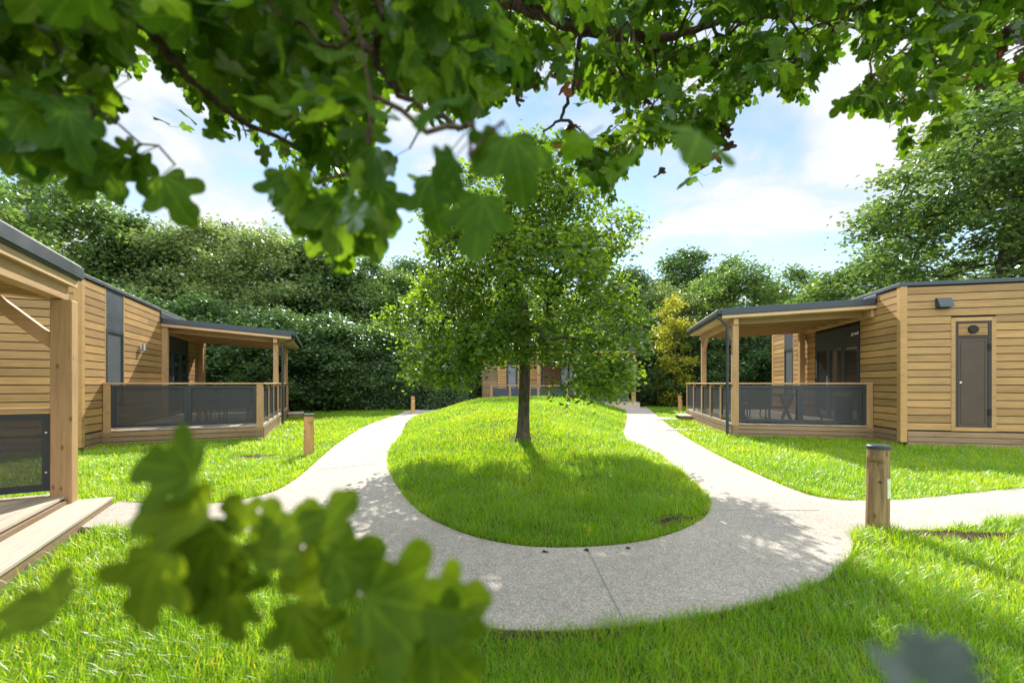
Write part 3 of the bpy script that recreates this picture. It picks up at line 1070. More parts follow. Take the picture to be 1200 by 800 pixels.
def make_bin():
    o = empty('litter_bin')
    b = MB(); b.tube([(0, 0, 0), (0, 0, .02), (0, 0, .70)], [.17, .185, .20], 24); b.build('body', M['bin'], o, smooth=True)
    b = MB(); b.tube([(0, 0, .70), (0, 0, .735), (0, 0, .79), (0, 0, .81)], [.208, .208, .15, .05], 24); b.build('lid', M['steel'], o, smooth=True)
    b = MB(); b.tube([(0, -.19, .05), (0, -.28, .03), (0, -.28, .05)], .02, 8); b.build('pedal', M['metal'], o)
    return o


t1 = make_table(); t1.location = loc(RA, RR, 1.05, 1.15, FLOOR + .001); t1.rotation_euler.z = RR + 0.05
tag(t1, 'dark folding table with crossed legs on the right cabin deck', 'table', 'deck tables')
c1 = make_chair(); c1.location = loc(RA, RR, 1.9, 1.0, FLOOR + .001); c1.location = loc(RA, RR, 2.15, 0.95, FLOOR + .001); c1.rotation_euler.z = RR - 2.0
tag(c1, 'dark chair at the door end of the right deck table', 'chair', 'deck chairs')
c2 = copy_tree(c1); c2.location = loc(RA, RR, 1.15, 1.95, FLOOR + .001); c2.rotation_euler.z = RR + 0.1
c2['label'] = 'dark sled-base chair behind the right deck table'
c3 = copy_tree(c1); c3.location = loc(RA, RR, 0.75, 0.55, FLOOR + .001); c3.rotation_euler.z = RR + 3.0
c3['label'] = 'dark sled-base chair between the right deck table and the screen'
h1 = make_high_chair(); h1.location = loc(RA, RR, 0.32, 0.95, FLOOR + .001); h1.rotation_euler.z = RR + 1.45
tag(h1, 'reddish wooden high chair beside the dark table on the right deck', 'high chair')
bn = make_bin(); bn.location = loc(RA, RR, 2.82, 0.62, FLOOR + .001); bn.rotation_euler.z = RR
tag(bn, 'dark litter bin with steel lid behind the right deck screen', 'bin')
t2 = copy_tree(t1); t2.location = loc(LA, LR, -1.1, 2.1, FLOOR + .001); t2.rotation_euler.z = LR
t2['label'] = 'dark folding table with crossed legs on the left cabin deck'
c4 = copy_tree(c1); c4.location = loc(LA, LR, -0.75, 1.25, FLOOR + .001); c4.rotation_euler.z = LR + 3.2
c4['label'] = 'dark chair nearest the corner post behind the left deck screen'
c5 = copy_tree(c1); c5.location = loc(LA, LR, -1.5, 1.3, FLOOR + .001); c5.rotation_euler.z = LR + 2.95
c5['label'] = 'dark chair behind the middle bar of the left deck screen'


# steps and slabs
def slab(A, R, s0, s1, t0, t1, z0, z1, name, label, cat, mat, boards=False):
    o = empty(name, loc(A, R, (s0 + s1) / 2, (t0 + t1) / 2, z0), R)
    ws, wt, h = (s1 - s0) / 2, (t1 - t0) / 2, z1 - z0
    if boards:
        b = MB()
        n = 3
        w = 2 * ws / n
        for k in range(n):
            b.box(-ws + k * w, -ws + (k + 1) * w - .006, -wt, wt, h - .03, h)
        b.build('tread', M['deckx'], o, .003)
        b = MB()
        b.box(-ws + .03, ws - .03, -wt + .03, -wt + .07, 0, h - .031); b.box(-ws + .03, ws - .03, wt - .07, wt - .03, 0, h - .031)
        b.each('riser', M['cladding'], o)
    else:
        b = MB(); b.box(-ws, ws, -wt, wt, 0, h)
        b.build('stone', mat, o, .012)
    return tag(o, label, cat)


slab(RA, RR, -0.5, -0.05, 4.9, 6.1, 0.0, 0.19, 'porch_step', 'pale timber step against the right deck side', 'step', None, True)
tag(slab(RA, RR, -1.35, -0.58, 4.8, 5.9, 0.0, 0.05, 'paving_slab', 'square pale paving slab before the right deck step', 'paving slab', M['concrete']), group='paving slabs')
tag(slab(RA, RR, -1.5, -0.42, 1.05, 1.5, 0.0, 0.045, 'paving_slab', 'pale half-overgrown slab between right path and drainpipe post', 'paving slab', M['concrete']), group='paving slabs')
slab(LA, LR, 0.06, 0.62, 7.0, 8.1, 0.0, 0.20, 'porch_step', 'small grey step at the far corner of the left deck', 'step', None, True)


# ------------------------------------------------------------------ bollards
def bollard(name, x, y, h, r, mat, label, plate, notch_a, lean=0.0, z=0.0):
    o = empty(name, (x, y, z))
    n, rows = 32, 26
    v, f = [], []
    for i in range(rows + 1):
        zz = h * i / rows
        tt = i / rows
        for k in range(n):
            a = 2 * math.pi * k / n
            rr = r * (1 + .012 * math.sin(3 * a + 1) + .008 * math.sin(zz * 9 + a)) * (1.03 - .05 * tt)
            px, py = rr * math.cos(a), rr * math.sin(a)
            # sawn notch under the head: cut away one side
            c = math.cos(a - notch_a)
            lim = r * (0.45 + 0.9 * max(0, (0.86 - tt) / .30)) if 0.56 < tt < 0.86 else 9
            pr = rr * c
            if pr > lim:
                px -= (pr - lim) * math.cos(notch_a)
                py -= (pr - lim) * math.sin(notch_a)
            v.append((px + lean * tt, py, zz - .05))
    for i in range(rows):
        for k in range(n):
            a, b_ = i * n + k, i * n + (k + 1) % n
            f.append((a, b_, b_ + n, a + n))
    f.append(tuple(rows * n + k for k in range(n)))
    m = MB(); m.v, m.f = v, f
    m.build('body', mat, o, smooth=True)
    m = MB(); m.tube([(lean, 0, h - .049), (lean, 0, h - .02), (lean, 0, h - .012)], [r * 1.06, r * 1.06, r * .98], 32)
    m.build('cap', M['metal'], o, smooth=True)
    if plate:
        a = math.radians(-62)
        m = MB()
        px, py = (r * 1.0) * math.cos(a), (r * 1.0) * math.sin(a)
        tx, ty = -math.sin(a), math.cos(a)
        nx, ny = math.cos(a), math.sin(a)
        w, z0, z1 = .028, h * .40, h * .615
        q = []
        for zz in (z0, z1):
            q += [(px - tx * w - nx * .006, py - ty * w - ny * .006, zz), (px - tx * w + nx * .004, py - ty * w + ny * .004, zz),
                  (px + tx * w + nx * .004, py + ty * w + ny * .004, zz), (px + tx * w - nx * .006, py + ty * w - ny * .006, zz)]
        m.hexa(q)
        pl = m.build('plate', M['plate'], o)
        m = MB()
        for zz in (z0 + .015, (z0 + z1) / 2, z1 - .015):
            m.tube([(px + nx * .003, py + ny * .003, zz), (px + nx * .007, py + ny * .007, zz)], .005, 8)
        m.each('screw', M['steel'], pl)
    # knots / bolt
    m = MB()
    a = math.radians(-115)
    m.tube([(r * .9 * math.cos(a), r * .9 * math.sin(a), h * .58), (r * 1.05 * math.cos(a), r * 1.05 * math.sin(a), h * .58)], .013, 10)
    m.build('bolt', M['metal'], o)
    return tag(o, label, 'bollard', 'wooden path bollards')


x, y = gp(1028, 622); bollard('path_bollard', x, y, .83, .088, M['bollard_old'], 'large weathered brown bollard with pale plate at the right path fork', True, math.radians(205), .012)
x, y = gp(362, 534); bollard('path_bollard', x, y, .82, .092, M['bollard'], 'orange-brown notched bollard on bare soil left of the path', False, math.radians(-12))
x, y = gp(487.5, 484); bollard('path_bollard', x - .1, y - .2, .84, .09, M['bollard'], 'small distant bollard before the dark hedge, far left of the mound', False, math.radians(-60))
x, y = gp(797, 481.5); bollard('path_bollard', x, y, .82, .10, M['bollard'], 'distant bollard just left of the right deck end', False, math.radians(-30))


# ------------------------------------------------------------------ leaves and trees
def inst_template(tv, tfs, pos, ex, ey, ez, sc):
    """tv (k,3) template; pos etc (n,3)"""
    n, k = len(pos), len(tv)
    v = (pos[:, None, :] + sc[:, None, None] * (tv[None, :, 0:1] * ex[:, None, :] + tv[None, :, 1:2] * ey[:, None, :] + tv[None, :, 2:3] * ez[:, None, :])).reshape(-1, 3)
    fs = []
    base = (np.arange(n) * k)[:, None, None]
    for tf in tfs:
        fs.append((base + tf[None]).reshape(-1, tf.shape[1]))
    return v, fs


def norm(a):
    return a / (np.linalg.norm(a, axis=-1, keepdims=True) + 1e-9)


def frames(n, ydir, nrm_bias, r):
    """leaf frames: ydir (n,3) tip direction, normal near nrm_bias"""
    ey = norm(ydir)
    nz = norm(nrm_bias)
    ex = norm(np.cross(ey, nz))
    ez = np.cross(ex, ey)
    return ex, ey, ez


DIAMOND = (np.array([(0, 0, 0), (.36, .45, .07), (0, 1, -.05), (-.36, .45, .07)]), [np.array([(0, 1, 2, 3)])])
OAKISH = (np.array([(0, 0, 0), (.20, .25, .05), (.30, .62, .06), (0, 1, -.06), (-.30, .62, .06), (-.20, .25, .05), (0, .5, 0)]),
          [np.array([(0, 1, 6), (1, 2, 6), (2, 3, 6), (3, 4, 6), (4, 5, 6), (5, 0, 6)])])


def leaf_cloud(centers, per, sigma, size, r, tmpl=DIAMOND, flat=0.6, up=0.7, out_center=None):
    n = len(centers) * per
    c = np.repeat(centers, per, 0)
    off = r.normal(0, 1, (n, 3)) * sigma
    off[:, 2] *= flat
    pos = c + off
    a = r.uniform(0, 2 * np.pi, n)
    yd = np.stack([np.cos(a), np.sin(a), r.uniform(-.9, .35, n)], 1)
    nb = r.normal(0, .55, (n, 3))
    nb[:, 2] += up
    ex, ey, ez = frames(n, yd, nb, r)
    sc = size * r.uniform(.7, 1.25, n)
    return inst_template(tmpl[0], tmpl[1], pos, ex, ey, ez, sc)


def grow(attr, trunk, r, tip=0.006, base_r=None, mid_jit=0.12, power=0.46):
    """join attractor points to a trunk polyline by nearest-node growth; returns segments (p,q,rp,rq)"""
    nodes = [np.array(p, float) for p in trunk]
    par = [-1] + list(range(len(trunk) - 1))
    cnt = [0] * len(nodes)
    t0 = nodes[-1]
    order = np.argsort(np.linalg.norm(attr - nodes[max(0, len(nodes) - 2)], axis=1))
    arr = np.array(nodes)
    for i in order:
        p = attr[i]
        d = np.linalg.norm(arr - p, axis=1) + 0.6 * np.maximum(0, arr[:, 2] - p[2])
        d[: max(1, len(trunk) // 3)] += 5
        j = int(np.argmin(d))
        q = arr[j]
        L = np.linalg.norm(p - q)
        new = []
        if L > 0.25:
            k = 2 if L < 1.2 else 3
            for m in range(1, k):
                f = m / k
                pt = q + (p - q) * f + r.normal(0, mid_jit * L * .35, 3)
                pt[2] += 0.10 * L * math.sin(math.pi * f)
                new.append(pt)
        new.append(p)
        for pt in new:
            nodes.append(pt); par.append(j); cnt.append(0)
            j = len(nodes) - 1
        arr = np.array(nodes)
        k = j
        while k >= 0:
            cnt[k] += 1
            k = par[k]
    segs = []
    cm = max(cnt)
    s = (base_r / cm ** power) if base_r else tip
    rad = [max(tip, s * max(c, 1) ** power) for c in cnt]
    for i, pi in enumerate(par):
        if pi >= 0:
            segs.append((nodes[pi], nodes[i], rad[pi] if pi < len(trunk) or cnt[pi] < cnt[i] * 1.6 else rad[i] * 1.15, rad[i]))
    return segs, nodes, par, rad


def seg_mesh(segs, sides=6):
    a = np.array([s[0] for s in segs]); b = np.array([s[1] for s in segs])
    ra = np.array([s[2] for s in segs]); rb = np.array([s[3] for s in segs])
    d = norm(b - a)
    ref = np.where(np.abs(d[:, 2:3]) > .9, np.array([[1., 0, 0]]), np.array([[0, 0, 1.]]))
    e1 = norm(np.cross(d, ref)); e2 = np.cross(d, e1)
    ang = np.arange(sides) * 2 * np.pi / sides
    ring = np.cos(ang)[None, :, None] * e1[:, None] + np.sin(ang)[None, :, None] * e2[:, None]
    va = a[:, None] - d[:, None] * (ra[:, None, None] * .3) + ring * ra[:, None, None]
    vb = b[:, None] + d[:, None] * (rb[:, None, None] * .3) + ring * rb[:, None, None]
    v = np.concatenate([va, vb], 1).reshape(-1, 3)
    k = np.arange(sides)
    f = np.stack([k, (k + 1) % sides, (k + 1) % sides + sides, k + sides], 1)
    return v, [((np.arange(len(segs)) * 2 * sides)[:, None, None] + f[None]).reshape(-1, 4)]


def smooth_trunk(pts, radii, n=6):
    c = catmull([(*p, rr) for p, rr in zip(pts, radii)], n)
    return c[:, :3], c[:, 3]


def tree_meshes(name, seed, H, R, z0, n_attr, per, lsize, mat, bark, trunk_r, profile, sigma, tmpl=DIAMOND, shell=.45, lean=(0, 0), lump=.25, up=.7):
    r = np.random.default_rng(seed)
    pts = []
    pz = np.array([p[0] for p in profile]); pr = np.array([p[1] for p in profile])
    ph = r.uniform(0, 6.28, 4)
    while len(pts) < n_attr:
        z = r.uniform(0, 1)
        a = r.uniform(0, 2 * np.pi)
        RR = np.interp(z, pz, pr) * R
        RR *= 1 + lump * (.5 * math.sin(2 * a + ph[0] + 5 * z) + .5 * math.sin(3 * a + ph[1] - 7 * z) + .3 * math.sin(5 * a + ph[2] + 11 * z))
        if r.uniform() > RR / (R * 1.2): continue
        q = RR * r.uniform(0, 1) ** shell
        pts.append((q * math.cos(a) + lean[0] * z, q * math.sin(a) + lean[1] * z, z0 + z * (H - z0)))
    pts = np.array(pts)
    tz = np.linspace(0, z0 + .62 * (H - z0), 9)
    trunk = [(lean[0] * max(0, (t - z0) / (H - z0)) + .12 * math.sin(t * .8 + seed) * min(1, t / 3), .10 * math.sin(t * .9 + 2 * seed) * min(1, t / 3), t) for t in tz]
    segs, nodes, par, rad = grow(pts, trunk, r, tip=.012, base_r=trunk_r)
    v, f = seg_mesh(segs, 6)
    tm = np_mesh(name + '_trunk', v, f, bark, True)
    v, f = leaf_cloud(pts, int(per * 1.5), sigma, lsize * 1.12, r, tmpl, up=up)
    cm = np_mesh(name + '_crown', v, f, mat)
    return tm, cm


def place_tree(name, meshes, loc_, rz, sc, label, cat='tree', group=None):
    o = empty(name, loc_, rz)
    o.scale = (sc[0], sc[0], sc[1]) if hasattr(sc, '__len__') else (sc, sc, sc)
    link('trunk', meshes[0], o)
    link('crown', meshes[1], o)
    return tag(o, label, cat, group)


P_BROAD = [(0, .55), (.15, .9), (.35, 1.0), (.6, .85), (.8, .6), (.93, .32), (1, .08)]
P_BUSH = [(0, .85), (.15, 1.0), (.4, 1.0), (.65, .8), (.85, .5), (1, .1)]
P_CONE = [(0, .9), (.2, 1.0), (.5, .66), (.8, .30), (1, .03)]
P_COL = [(0, .7), (.2, .95), (.5, 1.0), (.75, .75), (.92, .4), (1, .08)]

TM = {}
TM['mid'] = tree_meshes('mid', 11, 9.5, 3.4, .9, 190, 130, .17, M['tree_a'], M['bark_d'], .20, P_BUSH, .36)
TM['dark'] = tree_meshes('dark', 12, 10.5, 3.2, .8, 190, 130, .17, M['tree_b'], M['bark_d'], .20, P_COL, .36)
TM['pale'] = tree_meshes('pale', 13, 9.0, 3.3, .9, 180, 130, .15, M['tree_c'], M['bark_d'], .18, P_BUSH, .36)
TM['airy'] = tree_meshes('airy', 14, 15.0, 2.6, 3.0, 170, 60, .14, M['tree_c'], M['bark'], .20, P_COL, .34)
TM['under'] = tree_meshes('under', 19, 5.2, 2.1, .25, 130, 130, .12, M['tree_b'], M['bark_d'], .10, P_BUSH, .28)
TM['big'] = tree_meshes('big', 15, 12.0, 4.6, 1.4, 420, 165, .14, M['tree_a'], M['bark_d'], .28, P_BROAD, .34, lump=.3)
TM['conifer'] = tree_meshes('conifer', 16, 14.0, 2.8, 1.5, 240, 90, .16, M['conifer'], M['bark_d'], .22, P_CONE, .30)
TM['yellow'] = tree_meshes('yellow', 17, 5.6, 1.0, .3, 60, 90, .11, M['tree_y'], M['bark_d'], .07, P_COL, .2)
TM['birch'] = tree_meshes('birch', 18, 11.5, 2.4, 2.0, 170, 70, .12, M['tree_c'], M['bark'], .14, P_COL, .28)

G = 'woodland trees around the cabins'
trees = [
    # kind, u, Y, scale(xy, z), rz, label
    ('mid', -60, 20, (1.3, 1.3), 0.3, 'bright leafy tree rising behind the nearest cabin at the left edge'),
    ('mid', 70, 27, (1.4, 1.62), 2.1, 'sunlit green tree above the roof edge of the left cabin gable'),
    ('dark', 160, 30, (1.35, 1.24), 0.9, 'dark dense tree directly behind the left cabin window wall'),
    ('pale', 235, 31, (1.6, 1.50), 1.7, 'pale green tree above the left cabin porch roof'),
    ('conifer', 268, 42, (1.1, 1.22), 0.2, 'dark pointed conifer top over the pale left trees'),
    ('birch', 215, 40, (1.1, 1.62), 1.2, 'wispy thin-crowned tree against the sky on the left'),
    ('pale', 318, 30, (1.5, 1.40), 3.6, 'pale bushy tree just right of the left porch roof'),
    ('dark', 375, 31, (1.4, 1.12), 2.4, 'dark tree above the hedge left of the far bollard'),
    ('mid', 430, 32, (1.3, 1.14), 4.4, 'green tree behind the hedge left of the lawn tree'),
    ('dark', 480, 36, (1.3, 1.12), 5.2, 'dark tree behind the far cabin, its crown left of the lawn tree'),
    ('airy', 572, 36, (1.2, 1.14), .5, 'tall airy tree rising behind the lawn tree crown'),
    ('mid', 645, 36, (1.3, 1.05), 1.1, 'green tree directly behind the far cabin roof'),
    ('dark', 735, 34, (1.2, 1.0), 3.0, 'dark tree right of the far cabin above the right path'),
    ('dark', 806, 40, (1.6, 1.30), 1.9, 'broad dark tree highest on the skyline left of the right porch'),
    ('pale', 778, 30, (.9, .95), 2.9, 'grey-green loose tree behind the yellow shrub'),
    ('mid', 858, 29, (1.15, 1.06), .6, 'bright green tree above the right porch gutter corner'),
    ('mid', 925, 31, (1.2, 1.02), 4.0, 'green tree behind the right porch roof, second from its corner'),
    ('pale', 985, 34, (1.2, .98), 1.4, 'pale tree in the skyline dip beside the big right tree'),
    ('dark', 1030, 30, (1.1, .9), 2.2, 'dark tree low behind the right cabin roof edge'),
    ('big', 1178, 16.5, (1.2, 1.06), .8, 'big spreading green tree towering behind the right cabin gable'),
    ('dark', 1330, 20, (1.3, 1.1), 1.8, 'dark tree past the right edge behind the right cabin'),
    ('under', 130, 19.5, (1.3, 1.15), 0.4, 'leafy bush crown just above the left cabin roof by its window'),
    ('under', 232, 21, (1.3, 1.1), 1.9, 'dark bushy tree framed by the left porch opening'),
    ('under', 318, 21.5, (1.25, 1.0), 3.1, 'dark bushy tree beside the drainpipe of the left porch'),
    ('under', 385, 22.5, (1.3, .98), 4.3, 'dark bushy tree over the hedge between porch and far bollard'),
    ('under', 452, 24.5, (1.3, .95), 5.5, 'dark bushy tree over the low rounded hedge at the path bend'),
    ('under', 535, 30.5, (1.2, 1.1), 1.2, 'dark bushy tree left of the far cabin, seen under the lawn tree'),
    ('under', 710, 31.5, (1.3, 1.15), 3.7, 'dark bushy tree right of the far cabin, seen under the lawn tree'),
    ('under', 768, 27.5, (1.3, .95), 2.5, 'dark bushy tree left of the yellow shrub above the right path'),
    ('under', 848, 26.5, (1.3, 1.05), 0.9, 'dark bushy tree seen through the right porch between its posts'),
]
for kind, u, Y, sc, rz, lab in trees:
    place_tree({'conifer': 'conifer_tree', 'birch': 'birch_tree'}.get(kind, 'leafy_tree'), TM[kind], ((u - U0) / F * Y, Y, 0), rz, sc, lab, 'tree', G)
place_tree('yellow_shrub', TM['yellow'], ((789 - U0) / F * 25.3, 25.3, 0), .4, (1.15, 1.2), 'slim yellowing shrub standing before the dark trees left of the right porch', 'shrub')


def hedge(name, p, q, depth, h, n, label, seed, lsize=.10, mat=None):
    r = np.random.default_rng(seed)
    p, q = np.array(p, float), np.array(q, float)
    L = np.linalg.norm(q - p)
    d = (q - p) / L
    nrm = np.array([-d[1], d[0]])
    t = r.uniform(0, L, n)
    w = np.sign(r.uniform(-1, 1, n)) * r.uniform(0, 1, n) ** .35
    z = r.uniform(0, 1, n) ** .8
    hh = h * (1 + .10 * np.sin(t * 1.3 + seed) + .07 * np.sin(t * 3.1))
    bul = 1 + .22 * np.sin(t * 1.9 + z * 4 + seed) + .15 * np.sin(t * 4.3 - z * 6)
    off = w * depth / 2 * bul * np.sqrt(np.clip(1.02 - z ** 4, .05, 1))
    pos = np.stack([p[0] + d[0] * t + nrm[0] * off, p[1] + d[1] * t + nrm[1] * off, .02 + z * hh], 1)
    pos += r.normal(0, .07, (n, 3)); pos[:, 2] = np.abs(pos[:, 2])
    a = r.uniform(0, 6.283, n)
    yd = np.stack([np.cos(a), np.sin(a), r.uniform(-.9, .3, n)], 1)
    nb = r.normal(0, .6, (n, 3)); nb[:, 2] += .6
    nb[:, :2] += (np.sign(w)[:, None] * nrm[None]) * .6
    ex, ey, ez = frames(n, yd, nb, r)
    v, f = inst_template(DIAMOND[0], DIAMOND[1], pos, ex, ey, ez, lsize * r.uniform(.7, 1.3, n))
    o = empty(name)
    link('foliage', np_mesh(name, v, f, mat or M['hedge']), o)
    segs = []
    for k in range(int(L / .45)):
        c = p + d * (k + .5) * .45 + nrm * r.uniform(-.2, .2)
        b0 = np.array([c[0], c[1], 0]); b1 = b0 + np.array([r.uniform(-.2, .2), r.uniform(-.2, .2), h * .5]); b2 = b1 + np.array([r.uniform(-.3, .3), r.uniform(-.3, .3), h * .35])
        segs += [(b0, b1, .03, .02), (b1, b2, .02, .008)]
    v, f = seg_mesh(segs, 5)
    link('stems', np_mesh(name + '_stems', v, f, M['bark_d'], True), o)
    return tag(o, label, 'hedge', 'hedges behind the green')


hedge('hedge', (-13.5, 21.2), (-2.6, 23.6), 1.9, 2.6, 60000, 'long dark clipped hedge behind the left path and far bollard', 21)
hedge('hedge', (-5.6, 23.0), (-3.0, 24.2), 1.4, 1.5, 12000, 'low rounded hedge at the bend of the left path', 22)
hedge('hedge', (5.9, 28.6), (13.0, 25.5), 1.9, 3.0, 40000, 'tall dark hedge behind the right deck end', 23)
hedge('hedge', (-4.5, 28.8), (-2.2, 28.6), 1.6, 3.2, 14000, 'dark hedge beside the left end of the far cabin', 24)
hedge('hedge', (13.2, 26.5), (20.5, 23.5), 2.0, 4.2, 30000, 'dark hedge hidden behind the right porch opening', 25, .13)


# the lawn tree on the mound
def lawn_tree():
    r = np.random.default_rng(31)
    Y0 = 8.3
    X0 = (613 - U0) / F * Y0
    z0 = float(ground_h([X0], [Y0])[0])
    prof_z = np.array([1.25, 1.6, 2.1, 2.6, 3.4, 4.2, 4.9, 5.5, 5.95])
    prof_r = np.array([1.85, 2.05, 2.2, 2.2, 2.05, 1.75, 1.3, .8, .2])
    pts = []
    while len(pts) < 390:
        z = r.uniform(1.25, 5.95) if len(pts) < 320 else r.uniform(2.4, 4.6)
        a = r.uniform(0, 2 * np.pi)
        R = np.interp(z, prof_z, prof_r)
        if r.uniform() > (R / 2.2) ** 1.2: continue
        R *= 1 + .16 * math.sin(3 * a + z * 2.0) + .10 * math.sin(5 * a - z * 3.7)
        q = R * r.uniform(0, 1) ** .42
        if math.sin(a) > .15 and q > .8 and r.uniform() < .5: continue
        if z < 1.3 + 1.25 * max(0, math.sin(a)) * min(1, q / 2): continue
        if z < 1.78 - .35 * abs(q * math.cos(a)) / 1.6 + r.uniform(-.12, .2): continue
        if z < 2.05 and q < .85 + (2.05 - z) * 1.3: continue
        pts.append((q * math.cos(a), q * math.sin(a), z - z0 * .6))
    for k in range(66):
        a = r.uniform(-1.15, .35) if k % 2 else r.uniform(math.pi - .35, math.pi + 1.0)
        q = r.uniform(1.3, 2.2)
        if abs(q * math.cos(a)) < .5: continue
        pts.append((q * math.cos(a), q * math.sin(a), r.uniform(1.15, 1.65) - (.22 if math.cos(a) > .3 else 0)))
    for k in range(26):
        pts.append((r.uniform(-1.3, 1.4), r.uniform(-1.5, .2), r.uniform(1.5, 1.95)))
    pts = np.array(pts)
    tp, tr = smooth_trunk([(0, 0, -.05), (.0, .0, .12), (.01, .0, .5), (.03, .0, 1.2), (.03, .02, 1.9), (.02, 0, 2.5), (-.08, .05, 3.0), (-.24, .08, 3.55), (-.30, .1, 4.2), (-.22, .08, 4.9)],
                          [.19, .135, .112, .104, .097, .088, .075, .06, .045, .02], 4)
    segs, nodes, par, rad = grow(pts, [tuple(p) for p in tp], r, tip=.007, base_r=.11)
    nt = len(tp)
    o = empty('lawn_tree', (X0, Y0, z0))
    m = MB(); m.tube([tuple(p) for p in tp], list(tr), 14)
    m.build('trunk', M['bark'], o, smooth=True)
    limb = {}
    for i in range(nt, len(nodes)):          # each bough that leaves the trunk is a part
        k = i
        while par[k] >= nt:
            k = par[k]
        limb.setdefault(k, []).append(segs[i - 1])
    for k in sorted(limb):
        v, f = seg_mesh(limb[k], 6)
        link('branch', np_mesh('lawn_tree_branch', v, f, M['bark_d'], True), o)
    print('lawn tree boughs', len(limb))
    v, f = leaf_cloud(pts, 100, .14, .088, r, OAKISH, flat=.75, up=.55)
    link('crown', np_mesh('lawn_tree_crown', v, f, M['lawn_tree']), o)
    tag(o, 'young round-crowned tree standing alone on the grassy mound', 'tree')
    return X0, Y0


lawn_tree()


# ------------------------------------------------------------------ lobed maple leaves
def maple_template(fine=True, curl=0.0, fold=0.15, twist=0.0):
    half = [(0.0, 0.0), (.10, -.035), (.22, -.05), (.33, -.005), (.385, .07), (.37, .15), (.34, .205), (.42, .235), (.53, .285), (.605, .37), (.60, .46), (.545, .53), (.46, .555),
            (.365, .54), (.275, .525), (.235, .565), (.245, .64), (.285, .72), (.275, .81), (.215, .885), (.14, .915), (.10, .975), (.045, 1.0), (.0, 1.02)]
    if not fine:
        half = [half[i] for i in (0, 2, 4, 6, 8, 10, 12, 14, 15, 17, 19, 21, 23)]
    right = np.array(half)
    leftp = right[1:-1][::-1] * np.array([-1, 1])
    ol = np.concatenate([right, leftp])
    n = len(ol)
    c = np.array([0, .36])
    if fine:
        inner = c + (ol - c) * .5
        pts = np.concatenate([ol, inner, [c]])
    else:
        pts = np.concatenate([ol, [c]])
    x, y = pts[:, 0], pts[:, 1]
    z = fold * np.abs(x) - curl * (y - .3) ** 2 - curl * .7 * x ** 2 + twist * x * y + .03 * np.sin(9 * x + 4 * y)
    v = np.stack([x, y, z], 1)
    i = np.arange(n)
    j = (i + 1) % n
    if fine:
        fs = [np.stack([i, j, j + n, i + n], 1), np.stack([i + n, j + n, np.full(n, 2 * n)], 1)]
    else:
        fs = [np.stack([i, j, np.full(n, n)], 1)]
    return v, fs


FINE = [maple_template(True, .35, .12, .1), maple_template(True, .15, .2, -.15), maple_template(True, .5, .05, .2), maple_template(True, -.1, .28, 0)]
COARSE = [maple_template(False, .35, .12, .1), maple_template(False, .15, .22, -.15), maple_template(False, .5, .05, .2)]
DEADT = [maple_template(True, 1.1, .5, .5), maple_template(True, .9, .9, -.6), maple_template(True, -.8, .7, .4)]


def leaf_mesh(name, pos, yd, nb, sc, templates, mat, r, smooth=True):
    vs, fs, uvs = [], {}, []
    base = 0
    which = r.integers(0, len(templates), len(pos))
    for k, (tv, tf) in enumerate(templates):
        m = which == k
        if not m.any(): continue
        ex, ey, ez = frames(m.sum(), yd[m], nb[m], r)
        v, f = inst_template(tv, tf, pos[m], ex, ey, ez, sc[m])
        vs.append(v)
        uvs.append(np.tile(tv[:, :2], (int(m.sum()), 1)))
        for a in f:
            fs.setdefault(a.shape[1], []).append(a + base)
        base += len(v)
    me = np_mesh(name, np.concatenate(vs), [np.concatenate(a) for a in fs.values()], mat, smooth)
    li = np.empty(len(me.loops), np.int32)
    me.loops.foreach_get('vertex_index', li)
    me.uv_layers.new(name='leaf').data.foreach_set('uv', np.concatenate(uvs)[li].astype(np.float32).ravel())
    return me


ENV_U = [-300, 0, 40, 80, 100, 140, 180, 225, 236, 262, 300, 312, 330, 360, 400, 430, 450, 480, 520, 560, 600, 640, 680, 705, 735, 755, 790, 835, 858, 885, 900, 930, 960, 990, 1020, 1050, 1100, 1120, 1150, 1200, 1500]
ENV_V = [150, 150, 160, 160, 185, 150, 120, 150, 150, 165, 150, 185, 215, 250, 268, 268, 240, 200, 175, 150, 135, 160, 205, 240, 222, 180, 175, 180, 135, 112, 120, 130, 118, 142, 135, 152, 148, 140, 110, 85, 60]
HOLES = [(165, 112, 40, 30), (140, 160, 30, 26), (475, 165, 30, 46), (478, 245, 30, 46), (350, 130, 12, 12), (280, 90, 10, 8), (640, 128, 34, 30), (690, 150, 18, 16), (100, 55, 12, 8), (1000, 80, 14, 26), (1190, 70, 14, 16), (585, 150, 20, 22), (530, 60, 8, 8), (258, 205, 62, 36)]


